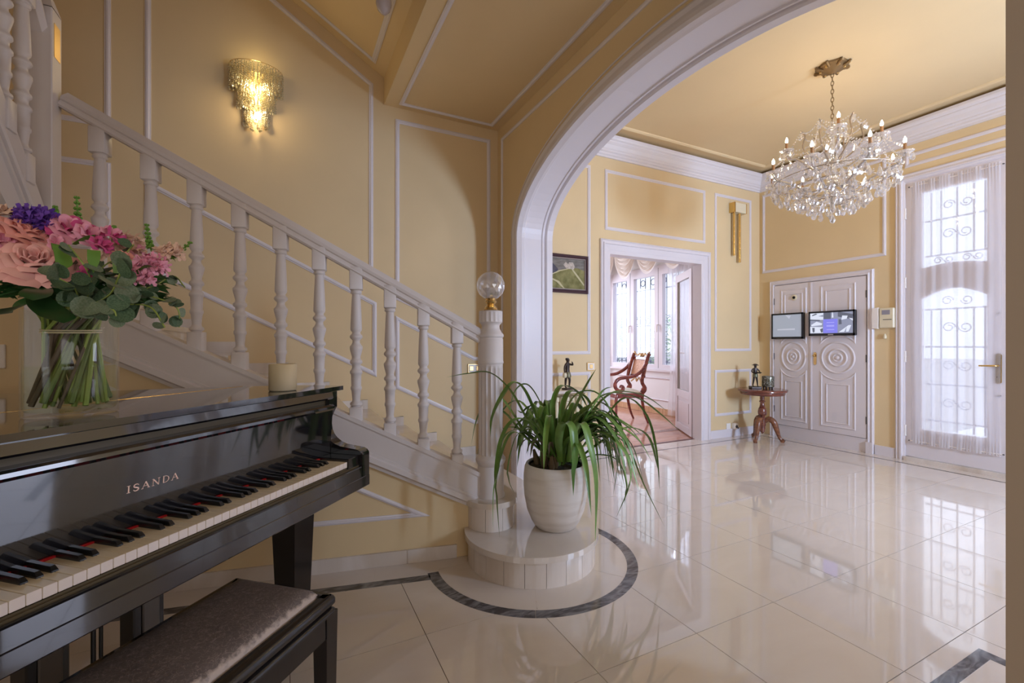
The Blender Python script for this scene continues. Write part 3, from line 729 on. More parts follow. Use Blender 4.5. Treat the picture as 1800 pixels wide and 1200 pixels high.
# ------------------------------------------------------------------ front door (double, glazed)
def door_leaf(name, yh, sgn, handle):
    # yh: hinge side y, leaf extends in -sgn direction ; world mesh
    d = thing(name, None, None, (XB, yh, 0), kind='structure')
    Y = lambda a: yh-sgn*a
    def pr(poly, d0, d1, nm, mt='white', lab=None): return MB().prism([(Y(a), b) for a, b in poly], fB, d0, d1).build(nm, M[mt], d, world=True, label=lab)
    W = .746; g0, g1 = .130, .597
    pr([(0,.045),(g0,.045),(g0,2.818),(0,2.818)], -.05, -.005, 'stile'); pr([(g1,.045),(W,.045),(W,2.818),(g1,2.818)], -.05, -.005, 'stile')
    pr([(g0,.045),(g1,.045),(g1,.33),(g0,.33)], -.05, -.005, 'bottom_rail'); pr([(g0,2.68),(g1,2.68),(g1,2.818),(g0,2.818)], -.05, -.005, 'top_rail')
    A = [(g0+(g1-g0)*i/12, 1.625+.085*math.sin(pi*i/12)) for i in range(13)]
    B = [(g0+(g1-g0)*i/12, 1.925+.03*math.sin(pi*i/12)) for i in range(13)]
    pr(A+B[::-1], -.05, -.005, 'middle_rail')
    gl = pr([(g0,.33),(g1,.33),(g1,1.70),(g0,1.70)], -.034, -.030, 'pane', 'pane'); pr([(g0,1.92),(g1,1.92),(g1,2.68),(g0,2.68)], -.034, -.030, 'pane', 'pane')
    # wrought iron grille outside the glass
    m = MB()
    P = lambda a, b: Vector(fB(Y(a), b, -.10))
    for a in (.17, .245, .363, .48, .557):
        m.tube([P(a, .33), P(a, 1.52)], .008, 6); m.tube([P(a, 2.05), P(a, 2.68)], .008, 6)
    for b in (.42, .78, 1.15, 1.52, 2.05, 2.40): m.tube([P(.12, b), P(.61, b)], .009, 6)
    for (a, b, r, s0) in ((.30,.60,.05,0),(.42,.60,.05,pi),(.30,.97,.05,0),(.42,.97,.05,pi),(.30,1.34,.05,0),(.42,1.34,.05,pi),(.29,1.60,.045,0),(.43,1.60,.045,pi),(.22,2.0,.035,0),(.30,2.0,.035,pi),(.43,2.0,.035,0),(.51,2.0,.035,pi),(.30,2.25,.05,0),(.42,2.25,.05,pi),(.30,2.53,.045,0),(.43,2.53,.045,pi)):
        m.tube([P(a+r*(1-.6*k/18)*math.cos(s0+2*pi*k/14), b+r*(1-.6*k/18)*math.sin(s0+2*pi*k/14)) for k in range(19)], .006, 5)
    m.build('iron_grille', M['irongrey'], d, world=True, label='wrought iron scroll grille outside the glass')
    for b in (.25, 1.0, 1.75, 2.45):
        m = MB().tube([fB(Y(.0), b, .004), fB(Y(.0), b+.10, .004)], .008, 8)
        for q in (0, .05, .10): m.lathe([(.001,-.006),(.010,-.003),(.010,.003),(.001,.006)], fB(Y(.0), b+q, .004), 8)
        m.build('hinge', M['whiteplastic'], d, world=True)
    if handle:
        hp = MB().prism([(Y(.672)+c*.019*math.cos(0), 0) for c in (0,)]*0 or [(Y(.672)+.019*math.cos(t), (1.075 if math.sin(t) > 0 else .845)+.019*math.sin(t)) for t in [2*pi*k/20 for k in range(20)]], fB, -.005, .006).build('handle_plate', M['brass'], d, world=True, label='brass handle plate')
        MB().tube([fB(Y(.672), .985, .0), fB(Y(.672), .985, .045), fB(Y(.655), .985, .055), fB(Y(.560), .982, .055)], [.010,.009,.009,.007], 10).build('lever', M['brass'], hp, world=True)
        MB().tube([fB(Y(.672), .885, .0), fB(Y(.672), .885, .012)], .010, 10).build('lock_cylinder', M['hinge'], hp, world=True)
    for b in (.72, 1.45): MB().lathe([(.001,-.004),(.012,-.002),(.012,.002),(.001,.004)], fB(Y(.675), b, -.003), 10).build('knob', M['hinge'], d, world=True)
    # sheer curtain
    y0, y1 = Y(.050), Y(.690)
    c = thing('door_curtain', 'sheer white gathered curtain on the %s' % ('glazed front door leaf that carries the brass lever handle' if handle else 'second door leaf, just past the arch edge'), 'curtain', (XB, (y0+y1)/2, .19), group='sheer curtains on the front door leaves')
    m = MB(); nx, nz = 150, 26; vs = []; fs = []
    zs = [.185,.20,.215,.25,.32,.45]+[.6+.15*i for i in range(13)]+[2.50,2.62,2.70,2.745,2.76,2.775,2.79]
    rr = random.Random(5+handle); ph = [rr.random()*6 for _ in range(6)]
    for j, z in enumerate(zs):
        e = max(0, 1-abs(z-2.76)/.18, 1-abs(z-.20)/.14)
        for i in range(nx+1):
            s = i/nx
            dd = .018+.006*math.sin(38*s+ph[0]+.4*math.sin(z*1.3))+.004*math.sin(61*s+ph[1])+e*.006*math.sin(190*s+ph[2]) + .006*math.sin(17*s+ph[3])
            yy = y0+(y1-y0)*(s+.006*math.sin(3*z+9*s))
            vs.append(fB(yy, z, max(.006, dd)))
    for j in range(len(zs)-1):
        for i in range(nx): fs.append((j*(nx+1)+i, j*(nx+1)+i+1, (j+1)*(nx+1)+i+1, (j+1)*(nx+1)+i))
    m.add(vs, fs, True); m.build('sheer_cloth', M['sheer'], c, world=True)
    for z in (2.76, .205):
        MB().tube([fB(y0+.02*sgn, z, .012), fB(y1-.02*sgn, z, .012)], .004, 6).build('curtain_rod', M['whiteplastic'], c, world=True)
        for yy in (y0+.015*sgn, y1-.015*sgn): MB().lathe([(.001,-.006),(.008,-.003),(.008,.003),(.001,.006)], fB(yy, z, .012), 8).build('rod_knob', M['hinge'], c, world=True)
    return d
M['irongrey'] = mat('painted_iron', (.55,.55,.60), .5)
door_leaf('door_3', 2.306, 1, True); door_leaf('door_4', .804, -1, False)
dc = thing('trim_3', None, None, (0,0,0), kind='structure')
casing(fB, 2.386+.0, .724, 2.895, .078, dc) if False else None
pathd = [(2.386, 0), (2.386, 2.90), (.724, 2.90), (.724, 0)]
pf = [(0,0),(0,.016),(.012,.024),(.022,.018),(.036,.018),(.042,.030),(.056,.030),(.062,.016),(.078,.010),(.078,0)]
MB().sweep(pathd, fB, pf, False).build('door_casing', M['white'], dc)
MB().box(XB-.004, XB+.2, .80, 2.31, 2.818, 2.83).box(XB, XB+.2, 2.306, 2.31, 0, 2.83).box(XB, XB+.2, .80, .804, 0, 2.83).build('door_jamb', M['white'], dc)
MB().box(XB-.03, XB+.3, .80, 2.31, .0, .040).build('door_sill', M['marble2'], dc)
MB().prism([(2.27, .03), (2.03, .03), (2.03, .038), (2.27, .038)], fB, .0, .008).build('draught_strip', M['hinge'], dc)
MB().box(XB+.06, XB+1.6, -.5, 3.6, -.2, 0).build('floor_porch', M['stone'], kind='structure')

# ------------------------------------------------------------------ cabinet doors in the right wall
cf = thing('trim_4', None, None, (0,0,0), kind='structure')
MB().sweep([(3.732, 0), (3.732, 1.985), (2.577, 1.985), (2.577, 0)], fB, [(0,0),(0,.020),(.010,.030),(.020,.024),(.036,.024),(.042,.032),(.052,.032),(.058,.022),(.062,.0)], False).build('cabinet_casing', M['white'], cf)
MB().box(XB-.022, XB+.0, 2.635, 3.675, .0, .145).box(XB-.026, XB, 2.635, 3.675, .137, .150).build('cabinet_plinth', M['white'], cf)
MB().prism([(2.577,0),(2.64,0),(2.64,.12),(2.577,.12)], fB, .03, .045).build('plinth_block', M['white'], cf)
def cab_door(name, y0, y1, yc, rw, knob, handle_at):
    d = thing(name, None, None, (XB, (y0+y1)/2, .15), kind='structure')
    MB().prism(rect(y0+.002, y1-.002, .155, 1.918), fB, .0, .026).build('door_panel', M['white'], d, world=True)
    k = rw/.18
    def ring(ry, rz, w, dp, nm='carved_ring'):
        p = [(yc+ry*math.cos(2*pi*i/48), 1.02+rz*math.sin(2*pi*i/48)) for i in range(48)]
        MB().sweep(p, lambda a, b, e: fB(a, b, .026+e*.62), [(0,0),(w*.15,dp*.7),(w*.4,dp),(w*.6,dp),(w*.85,dp*.7),(w,0)], True, smooth=True).build(nm, M['white'], d, world=True)
    ring(rw, .185, .024, .014); ring(rw*.58, .105, .022, .016); ring(rw*.30, .055, .020, .014)
    MB().lathe([(.02*k, -.002), (.022*k,.008), (.012*k,.016), (.0,.018)], (0,0,0), 20, Matrix.Translation(fB(yc, 1.02, .026)) @ Matrix.Rotation(R(-90), 4, 'Y')).build('carved_boss', M['white'], d, world=True)
    yl, yr = yc-rw*1.02, yc+rw*1.02
    def fm(poly, w=.02):
        prof = [(0, 0), (w*.2, .005), (w*.5, .007), (w*.8, .004), (w, 0)]
        MB().sweep(ccw(poly), lambda a, b, e: fB(a, b, .026+e), prof, True).build('panel_molding', M['white'], d, world=True)
    rz = .245
    arc = lambda sg: [(yc+(-rw*1.02+2*rw*1.02*i/20), 1.02+sg*rz*math.sqrt(max(0, 1-(((-1+2*i/20)*.78)**2)))) for i in range(21)]
    fm([(yr, .22), (yl, .22)]+arc(-1)); fm([(yl+rw*.35, .27), (yl+rw*.35, .72), (yr-rw*.35, .72), (yr-rw*.35, .27)], .012)
    fm([(yr, 1.86), (yl, 1.86)]+arc(1)); fm([(yl+rw*.3, 1.80), (yl+rw*.3, 1.34), (yr-rw*.3, 1.34), (yr-rw*.3, 1.80)], .012)
    for z in (.35, 1.02, 1.72): MB().tube([fB(handle_at, z-.04, .024), fB(handle_at, z+.04, .024)], .006, 8).build('hinge', M['hinge'], d, world=True)
    if knob:
        pl = MB().prism([(y1-.045+.016*math.cos(t)*1.0, 1.005+(.055 if math.sin(t) > 0 else -.055)+.02*math.sin(t)) for t in [2*pi*i/16 for i in range(16)]], fB, .026, .032).build('key_plate', M['brass'], d, world=True, label='brass key plate')
        MB().lathe([(.008,0),(.006,.012),(.014,.018),(.015,.026),(.008,.034),(0,.036)], (0,0,0), 16, Matrix.Translation(fB(y1-.045, 1.04, .030)) @ Matrix.Rotation(R(-90), 4, 'Y')).build('knob', M['brass'], pl, world=True)
    return d
d1 = cab_door('door_1', 3.214, 3.670, 3.425, .155, False, 3.668)
d2 = cab_door('door_2', 2.640, 3.212, 2.925, .180, True, 2.642)
MB().box(XB-.034, XB-.02, 3.205, 3.222, .155, 1.918).build('cover_strip', M['white'], cf)
t = thing('door_viewer', 'small round brass viewer above the grey monitor on the white door', 'viewer', fB(3.41, 1.75, .028))
rx = Matrix.Rotation(R(-90), 4, 'Y')
MB().lathe([(.036,0),(.036,.004),(.028,.010),(.016,.012)], (0,0,0), 24, rx).build('rosette', M['swatch'], t)
MB().lathe([(.017,0),(.017,.016),(.012,.018),(.010,.012),(0,.012)], (0,0,0), 20, rx).build('lens', M['screenblack'], t)

# monitors
def shp(parent, fn, poly, mt, d, nm='screen_image'):
    return MB().add([fn(a, b, d) for a, b in poly], [tuple(range(len(poly)))]).build(nm, mt, parent)
M['scr_grey'] = mat('screen_grey', (.22,.24,.28), .18, emit=(.30,.34,.42), es=.75)
M['scr_grey2'] = mat('screen_grey_light', (.3,.3,.34), .18, emit=(.42,.46,.55), es=.8)
def scr(name, c): return mat(name, tuple(x*.3 for x in c), .2, emit=c, es=1.0)
M['s_dk'] = scr('screen_dark', (.10,.11,.15)); M['s_md'] = scr('screen_mid', (.24,.26,.36)); M['s_lt'] = scr('screen_light', (.62,.66,.78)); M['s_bl'] = scr('screen_blue', (.20,.20,.72)); M['s_bl2'] = scr('screen_blue_text', (.40,.40,.85))
def monitor(label, yc, zc, w_, h_, tilt=0, badge=False):
    o = thing('monitor', label, 'monitor', (XB-.075, yc, zc), R(tilt))
    # local: x = -depth (towards the room), y along the wall, z up
    fM = lambda a, b, d: (-d, a, b)
    MB().bbox(-.0, .045, -w_/2, w_/2, -h_/2, h_/2, .006).build('casing', M['screenblack'], o)
    MB().bbox(.04, .064, -.06, .06, -.06, .06, .004).build('wall_bracket', M['screenblack'], o)
    bz = .020
    fr = MB()
    fr.prism([(-w_/2,-h_/2),(w_/2,-h_/2),(w_/2,-h_/2+bz*1.3),(-w_/2,-h_/2+bz*1.3)], fM, 0, .008)
    fr.prism([(-w_/2,h_/2-bz),(w_/2,h_/2-bz),(w_/2,h_/2),(-w_/2,h_/2)], fM, 0, .008)
    for s in (-1, 1): fr.prism([(s*w_/2,-h_/2),(s*(w_/2-bz*.8),-h_/2),(s*(w_/2-bz*.8),h_/2),(s*w_/2,h_/2)], fM, 0, .008)
    fr.build('bezel', M['screenblack'], o)
    return o, fM, w_-2*bz*.8, h_-2.3*bz
o, fM_, sw, sh = monitor('flat grey-screened monitor on the left cabinet door', 3.475, 1.40, .39, .32)
s = shp(o, fM_, rect(-sw/2, sw/2, -sh/2+.004, sh/2+.004), M['scr_grey'], .002, 'screen')
shp(s, fM_, [(.02, sh/2), (-.05, sh/2-.01), (-.03, sh/2-.05)], M['scr_grey2'], .003); shp(s, fM_, [(-.10, -.03), (.12, -.035), (.12, -.05), (-.10, -.052)], M['scr_grey2'], .003)
o, fM_, sw, sh = monitor('monitor showing a grid of camera views with a blue panel, on the right cabinet door', 2.968, 1.415, .485, .285, badge=True)
s = shp(o, fM_, rect(-sw/2, sw/2, -sh/2+.005, sh/2+.003), M['s_md'], .002, 'screen')
W2, H2 = sw/2, sh/2
F = lambda u, v: (W2-u*sw, -H2+.005+v*sh)     # u from the left edge as seen, v up
def sp(pts, mt, d=.003): shp(s, fM_, [F(*p) for p in pts], M[mt], d)
sp([(0,.66),(.32,.66),(.32,1),(0,1)], 's_lt'); sp([(.04,.90),(.14,.98),(.18,.94),(.06,.86)], 's_dk', .0035); sp([(.2,.84),(.32,.80),(.32,.9)], 's_md', .0035)
sp([(.33,.66),(.50,.66),(.50,1),(.33,1)], 's_dk'); sp([(.52,.74),(.56,.74),(.55,1),(.53,1)], 's_lt', .0035)
sp([(.66,.78),(.98,.62),(1,.86),(.70,1),(.66,.98)], 's_dk'); sp([(.74,.62),(.86,.66),(.88,.80),(.76,.82)], 's_lt', .0035); sp([(.90,.70),(1,.55),(1,.66)], 's_lt', .0035)
sp([(0,.02),(.31,.02),(.31,.30),(0,.34)], 's_lt'); sp([(0,.36),(.31,.34),(.31,.62),(0,.64)], 's_md'); sp([(.02,.42),(.16,.58),(.30,.48),(.28,.40),(.04,.36)], 's_lt', .0035)
sp([(.05,.28),(.11,.28),(.11,.08),(.08,.04),(.06,.10)], 's_dk', .0035); sp([(.24,.20),(.31,.26),(.31,.06),(.27,.04)], 's_dk', .0035); sp([(.0,.64),(.24,.60),(.24,.66),(0,.70)], 's_dk', .0036)
sp([(.32,.01),(.655,.01),(.655,.68),(.32,.68)], 's_bl', .004)
for v in (.16, .32, .36, .50): sp([(.40,v),(.58,v),(.58,v+.025),(.40,v+.025)], 's_bl2', .0045)
sp([(.68,.40),(.75,.42),(.74,.64),(.68,.66)], 's_dk', .0035); sp([(.68,.04),(.90,.36),(.96,.36),(.90,.06)], 's_lt', .0035); sp([(.80,.02),(.86,.30),(.84,.02)], 's_md', .0038)
MB().prism(rect(-.028, .028, -.285/2+.006, -.285/2+.018), fM_, .008, .0095).build('badge', M['steel'], o, label='small silver badge')

# intercom
o = thing('intercom', 'cream video intercom with handset beside the front door', 'intercom', (XB, 2.48, 1.45))
fI = lambda a, b, d: (-d, a, b)
MB().bbox(-.045, 0, -.094, .035, -.105, .105, .008).build('body', M['swatch'], o)
MB().prism(rect(-.060, .010, .035, .082), fI, .045, .048).build('screen', mat('intercom_screen', (.30,.28,.33), .15), o)
MB().prism(rect(-.075, -.0, -.02, -.014), fI, .045, .048).build('button_strip', M['hinge'], o)
MB().prism([(.045,-.112),(.095,-.105),(.100,0),(.095,.105),(.045,.112),(.04,0)], fI, .012, .052).build('handset', M['whiteplastic'], o)
tag(MB().lathe([(.0,-.045),(.013,-.04),(.016,-.02),(.010,0),(.004,.012),(0,.014)], (0,0,0), 12).build('key_tag', M['swatch']), 'small cream fob hanging under the intercom', 'key fob').location = (XB-.016, 2.475, 1.275)
# chime
o = thing('door_chime', 'brass door chime with two long hanging tubes on the yellow panel', 'door chime', (5.16, YA, 2.90))
MB().bbox(-.115, .115, -.075, 0, -.055, .065, .003).build('chime_box', M['swatch'], o)
MB().bbox(-.120, -.095, -.080, -.0, -.058, .068, .002).build('end_cap', M['brass'], o); MB().bbox(.108, .118, -.080, -.0, -.058, .068, .002).build('end_cap', M['brass'], o)
MB().tube([(-.075,-.04,-.05),(-.075,-.04,-.60)], .016, 14).build('chime_tube', M['brass'], o); MB().tube([(.030,-.04,-.05),(.030,-.04,-.68)], .016, 14).build('chime_tube', M['brass'], o)
# switches
def switch(label, x, z, wd, n):
    o = thing('light_switch', label, 'switch', (x, YA, z))
    MB().bbox(-wd/2, wd/2, -.010, 0, -.042, .042, .003).build('frame', M['gold'], o)
    MB().bbox(-wd/2+.008, wd/2-.008, -.013, -.008, -.034, .034, .001).build('surround', M['whiteplastic'], o)
    for i in range(n):
        c = -wd/2+wd*(i+.5)/n; MB().bbox(c-.020, c+.020, -.017, -.011, -.022, .022, .002).build('rocker', M['gold'], o)
switch('gilt double light switch on the stair wall behind the newel post', 1.56, .953, .135, 2)
switch('gilt single light switch left of the sunroom doorway', 2.88, .940, .100, 1)
o = thing('wall_socket', 'white wall socket low on the wall beside the small table', 'socket', (5.06, YA, .13))
MB().bbox(-.075, .0, -.010, 0, -.04, .04, .003).build('plate', M['whiteplastic'], o)
o2 = thing('plug_adapter', 'white plug adapter in the low wall socket', 'adapter', (5.12, YA, .13))
MB().bbox(-.035, .035, -.055, -.0, -.035, .04, .008).build('body', M['whiteplastic'], o2)
MB().tube([(-.01,-.055,0),(-.01,-.065,0)], .018, 14).tube([(.02,-.055,-.02),(.02,-.062,-.02)], .010, 12).build('socket_face', M['hinge'], o2)
# painting
o = thing('painting', 'small framed landscape painting of a green hill with white houses', 'painting', (2.54, YA, 1.898))
MB().sweep(ccw(rect(-.296, .296, -.197, .197)), lambda a, b, d: (a, -d, b), [(0,0),(0,.022),(.012,.030),(.022,.022),(.030,.028),(.034,.020)], True).build('frame', M['frame'], o)
MB().sweep(ccw(rect(-.262, .262, -.163, .163)), lambda a, b, d: (a, -d, b), [(0,.018),(.002,.024),(.008,.024),(.012,.014)], True).build('frame_slip', mat('frame_slip', (.32,.26,.24), .4), o)
cv = MB().prism(rect(-.255, .255, -.157, .157), lambda a, b, d: (a, -d, b), .002, .012).build('canvas', noise_mix(mat('paint_sky', (.15,.13,.11), .7), (.12,.105,.09), (.22,.20,.18), 12, 5, (1,1,3)), o)
fV = lambda a, b, d: (a, -d, b)
gr = noise_mix(mat('paint_green', (.2,.2,.06), .7), (.13,.12,.03), (.26,.24,.09), 14, 5)
dk = noise_mix(mat('paint_tree', (.04,.04,.07), .7), (.03,.03,.07), (.09,.08,.10), 20, 5)
pa = mat('paint_path', (.52,.47,.28), .7); ho = noise_mix(mat('paint_houses', (.5,.42,.36), .7), (.34,.29,.24), (.60,.52,.46), 30, 3)
def cp_(pts, m_, d): MB().add([fV(a, b, d) for a, b in pts], [tuple(range(len(pts)))]).build('brushwork', m_, cv)
cp_([(-.255,-.157),(.255,-.157),(.255,.04),(.17,.065),(.10,.06),(.0,.045),(-.10,.0),(-.17,-.04),(-.255,-.05)], gr, .0125)
cp_([(-.255,-.03),(-.255,.09),(-.20,.10),(-.14,.10),(-.07,.04),(-.10,.0),(-.17,-.035)], dk, .0128)
cp_([(-.01,.09),(.02,.12),(.05,.10),(.06,.12),(.11,.12),(.13,.08),(.12,.05),(.03,.05)], ho, .0131)
cp_([(-.22,-.04),(-.19,-.04),(-.06,-.08),(.0,-.145),(.03,-.157),(.0,-.157),(-.04,-.13),(-.09,-.09)], pa, .0130)
cp_([(.09,.05),(.11,.05),(.18,-.02),(.25,-.10),(.245,-.115),(.16,-.03)], pa, .0130); cp_([(-.18,-.035),(-.05,.02),(.06,.05),(.05,.055),(-.06,.03),(-.19,-.03)], pa, .0132)

# radiator with a marble shelf
o = thing('radiator', 'cream column radiator under a marble shelf beside the arch', 'radiator', (2.45, 3.78, 0))
mb = MB()
for yy in (-.045, .045): mb.tube([(0,yy,.10),(0,yy,.12),(0,yy,.62),(0,yy,.64)], [.012,.017,.017,.012], 10)
mb.bbox(-.018,.018,-.07,.07,.08,.13,.008); mb.bbox(-.018,.018,-.07,.07,.61,.66,.008)
msh = mb.mesh('column', M['swatch'])
for i in range(8):
    c = bpy.data.objects.new('column', msh); col.objects.link(c); c.parent = o; c.location = (-.21+.06*i, 0, 0)
MB().tube([(-.23,0,.10),(.23,0,.10)], .012, 8).build('pipe', M['swatch'], o); MB().box(-.2,-.18,-.05,.05,0,.09).box(.18,.2,-.05,.05,0,.09).build('foot', M['swatch'], o)
sh_ = thing('radiator_shelf', 'cream marble shelf above the radiator by the arch', 'shelf', (2.45, 3.77, .700))
MB().bbox(-.28, .28, -.14, .12, 0, .03, .006).build('slab', M['marble2'], sh_)
for xx in (-.268, .268): MB().bbox(xx-.01, xx+.01, -.02, .12, -.03, 0, .003).build('bracket', M['swatch'], sh_)

# figures grown with a skin modifier
def skin_mesh(name, joints, edges, radii, mt, subdiv=2, sc=1.0):
    me = bpy.data.meshes.new(name); me.from_pydata([tuple(Vector(j)*sc) for j in joints], edges, []); me.update()
    ob = bpy.data.objects.new(name, me); col.objects.link(ob)
    md = ob.modifiers.new('s', 'SKIN'); md.use_smooth_shade = True
    for i, r in enumerate(radii):
        rv = r if isinstance(r, tuple) else (r, r)
        me.skin_vertices[0].data[i].radius = (rv[0]*sc, rv[1]*sc)
    me.skin_vertices[0].data[0].use_root = True
    sb = ob.modifiers.new('b', 'SUBSURF'); sb.levels = subdiv; sb.render_levels = subdiv
    dg = bpy.context.evaluated_depsgraph_get()
    nm = bpy.data.meshes.new_from_object(ob.evaluated_get(dg))
    bpy.data.objects.remove(ob); nm.name = name
    nm.materials.clear(); nm.materials.append(mt)
    for p in nm.polygons: p.use_smooth = True
    return nm
def add_mesh(name, me, parent, label=None):
    o = bpy.data.objects.new(name, me); col.objects.link(o); o.parent = parent
    if label: o['label'] = label
    return o
def figure(parent, sc, L, Rr, tilt=0, lean=0, legs=((-.09,.02),(.09,-.02)), mt='bronze'):
    # unit figure 1.0 tall, faces -Y; L/Rr: shoulder->elbow->hand joints
    TH = 1.22
    J = [(0,0,.50),(0,0,.60),(0,.005,.72),(0,0,.80),(0,-.005,.855),(0,-.012,.92),(0,-.010,.975)]
    E = [(0,1),(1,2),(2,3),(3,4),(4,5),(5,6)]; Rd = [(.075,.06),(.062,.05),(.085,.055),(.05,.04),(.028,.028),(.058,.065),(.045,.05)]
    for sx, (fx, fy) in zip((-1, 1), legs):
        b = len(J); J += [(sx*.045,0,.47),(sx*.055+fx*.2,fy-.01,.26),(fx,fy+.01,.05),(fx,fy-.05,.015)]; E += [(0,b),(b,b+1),(b+1,b+2),(b+2,b+3)]; Rd += [.050,.036,.022,.020]
    for sx, arm in ((-1, L), (1, Rr)):
        b = len(J); J += [(sx*.10,0,.785)]+list(arm); E += [(3,b),(b,b+1),(b+1,b+2)]; Rd += [.034,.025,.019]
        # hand: palm and five digits
        h = Vector(arm[-1]); e = Vector(arm[-2]); d = (h-e).normalized(); sd = d.orthogonal().normalized()
        b = len(J); J.append(tuple(h+d*.03)); E.append((b-1, b)); Rd.append((.018,.010))
        for q, o_ in enumerate((-.015,-.005,.005,.015)):
            k = len(J); J += [tuple(h+d*.045+sd*o_), tuple(h+d*(.07-.004*abs(q-1.5))+sd*o_*1.3)]; E += [(b, k), (k, k+1)]; Rd += [.006,.004]
        k = len(J); J.append(tuple(h+d*.03+sd*.028)); E.append((b-1, k)); Rd.append(.006)
    return add_mesh('body', skin_mesh('body', J, E, [((r[0]*TH, r[1]*TH) if isinstance(r, tuple) else (r*TH if r > .015 else r)) for r in Rd], M[mt], 2, sc), parent)
o = thing('statuette', 'dark bronze statuette of a standing boy, on the radiator shelf', 'statuette', (2.49, 3.74, .730), R(20))
MB().bbox(-.052,.052,-.035,.035,0,.014,.003).build('base', M['bronze'], o)
g = thing('figure', None, None, (0,0,.012), parent=o)
b_ = figure(g, .30, [(-.17,.0,.66),(-.20,-.03,.53)], [(.17,-.10,.76),(.06,-.15,.84)], legs=((-.07,.03),(.07,-.03)))
MB().lathe([(.032,.105),(.034,.12),(.028,.150),(.024,.160)], (0,0,0), 16, star=lambda k,i: 1+.08*(k%2)).build('breeches', M['bronze2'], g, label='greenish breeches')
MB().lathe([(.001,.300),(.017,.296),(.019,.285),(.018,.275)], (0,0.003,0), 14).build('hair', M['bronze'], g)
MB().lathe([(.012,.0),(.020,.010),(.022,.03),(.016,.045),(.019,.05)], (-.060,-.01,.105), 12).build('basket', M['swatch'], g, label='pale basket')
o = thing('statuette', 'dark bronze statuette holding a tray and wearing a hat, on the round table', 'statuette', (5.14, 3.60, .631), R(-35))
MB().bbox(-.062,.062,-.05,.05,0,.03,.006).build('base', M['bronze'], o)
g = thing('figure', None, None, (0,0,.028), parent=o)
figure(g, .27, [(-.17,-.03,.68),(-.13,-.15,.64)], [(.17,-.03,.68),(.13,-.15,.64)], legs=((-.10,.0),(.10,.0)))
MB().lathe([(.030,.115),(.031,.125),(.026,.155),(.020,.165)], (0,0,0), 16).build('loincloth', M['bronze2'], g, label='greenish wrap')
MB().lathe([(0,.278),(.020,.275),(.022,.268),(.038,.262),(.040,.258),(.018,.256)], (0,-.003,0), 20).build('hat', M['bronze'], g)
MB().lathe([(0,.168),(.045,.168),(.055,.176),(.058,.176),(.046,.164),(0,.164)], (0,-.045,0), 24).build('tray', M['bronze'], g)
# lantern on the table
def lantern_mat():
    m = mat('mosaic_silver_glass', (.3,.32,.30), .25, .5); t, n, l, b = nodes(m)
    tc = n.new('ShaderNodeTexCoord'); vo = n.new('ShaderNodeTexVoronoi'); vo.inputs['Scale'].default_value = 90
    cr = n.new('ShaderNodeValToRGB'); cr.color_ramp.elements[0].position = .15; cr.color_ramp.elements[0].color = (.55,.58,.55,1); cr.color_ramp.elements[1].position = .5; cr.color_ramp.elements[1].color = (.10,.09,.06,1)
    l.new(tc.outputs['Object'], vo.inputs[0]); l.new(vo.outputs[0], cr.inputs[0]); l.new(cr.outputs[0], b.inputs['Base Color']); return m
o = thing('candle_holder', 'silver mosaic candle holder on small feet, beside the tray statuette', 'candle holder', (5.235, 3.50, .631), R(10))
MB().lathe([(.066,.028),(.068,.034),(.068,.150),(.066,.155),(.060,.155),(.060,.034),(0,.034),(0,.028)], (0,0,0), 32).build('cup', lantern_mat(), o)
for k in range(4): MB().lathe([(.010,0),(.013,.028)], (.048*math.cos(pi/4+k*pi/2), .048*math.sin(pi/4+k*pi/2), 0), 10).build('foot', M['bronze'], o)
# side table
o = thing('side_table', 'round mahogany tripod table standing in the hall corner', 'side table', (5.198, 3.548, 0))
MB().lathe([(0,.600),(.262,.600),(.268,.606),(.266,.616),(.272,.622),(.268,.630),(.255,.631),(0,.631)], (0,0,0), 48).build('table_top', M['mahog'], o)
MB().lathe([(.240,.602),(.246,.598),(.243,.570),(.236,.562),(.228,.562),(.228,.602)], (0,0,0), 48).build('apron', M['mahog'], o)
MB().lathe([(.030,.600),(.034,.590),(.026,.575),(.024,.50),(.022,.49),(.034,.483),(.034,.472),(.022,.465),(.024,.44),(.034,.40),(.042,.395),(.042,.385),(.046,.37),(.050,.345),(.046,.315),(.034,.305),(.030,.30),(.030,.285),(.040,.278),(.040,.19),(.030,.17),(.036,.15),(.026,.13),(.030,.115),(.018,.10),(.006,.085),(0,.08)], (0,0,0), 24).build('pedestal', M['mahog'], o)
for A_ in (R(194), R(-60), R(62)):
    c, s = math.cos(A_), math.sin(A_)
    P = cat_rom([(c*r, s*r, z) for r, z in ((.025,.235),(.07,.268),(.12,.235),(.150,.15),(.175,.07),(.20,.028),(.228,.030))], 4)
    lg = MB().tube(P, [.026+.012*math.sin(min(1, i/len(P)*1.6)*pi) - .010*i/len(P) for i in range(len(P))], 10).build('leg', M['mahog2'], o)
    MB().tube([(c*.205,s*.205,.0),(c*.21,s*.21,.014),(c*.232,s*.232,.034)], [.020,.024,.016], 10).build('scroll_foot', M['mahog2'], lg)
    MB().tube([(c*.10,s*.10,.262),(c*.135,s*.135,.20),(c*.155,s*.155,.13)], [.012,.016,.006], 8).build('carving', M['mahog2'], lg)

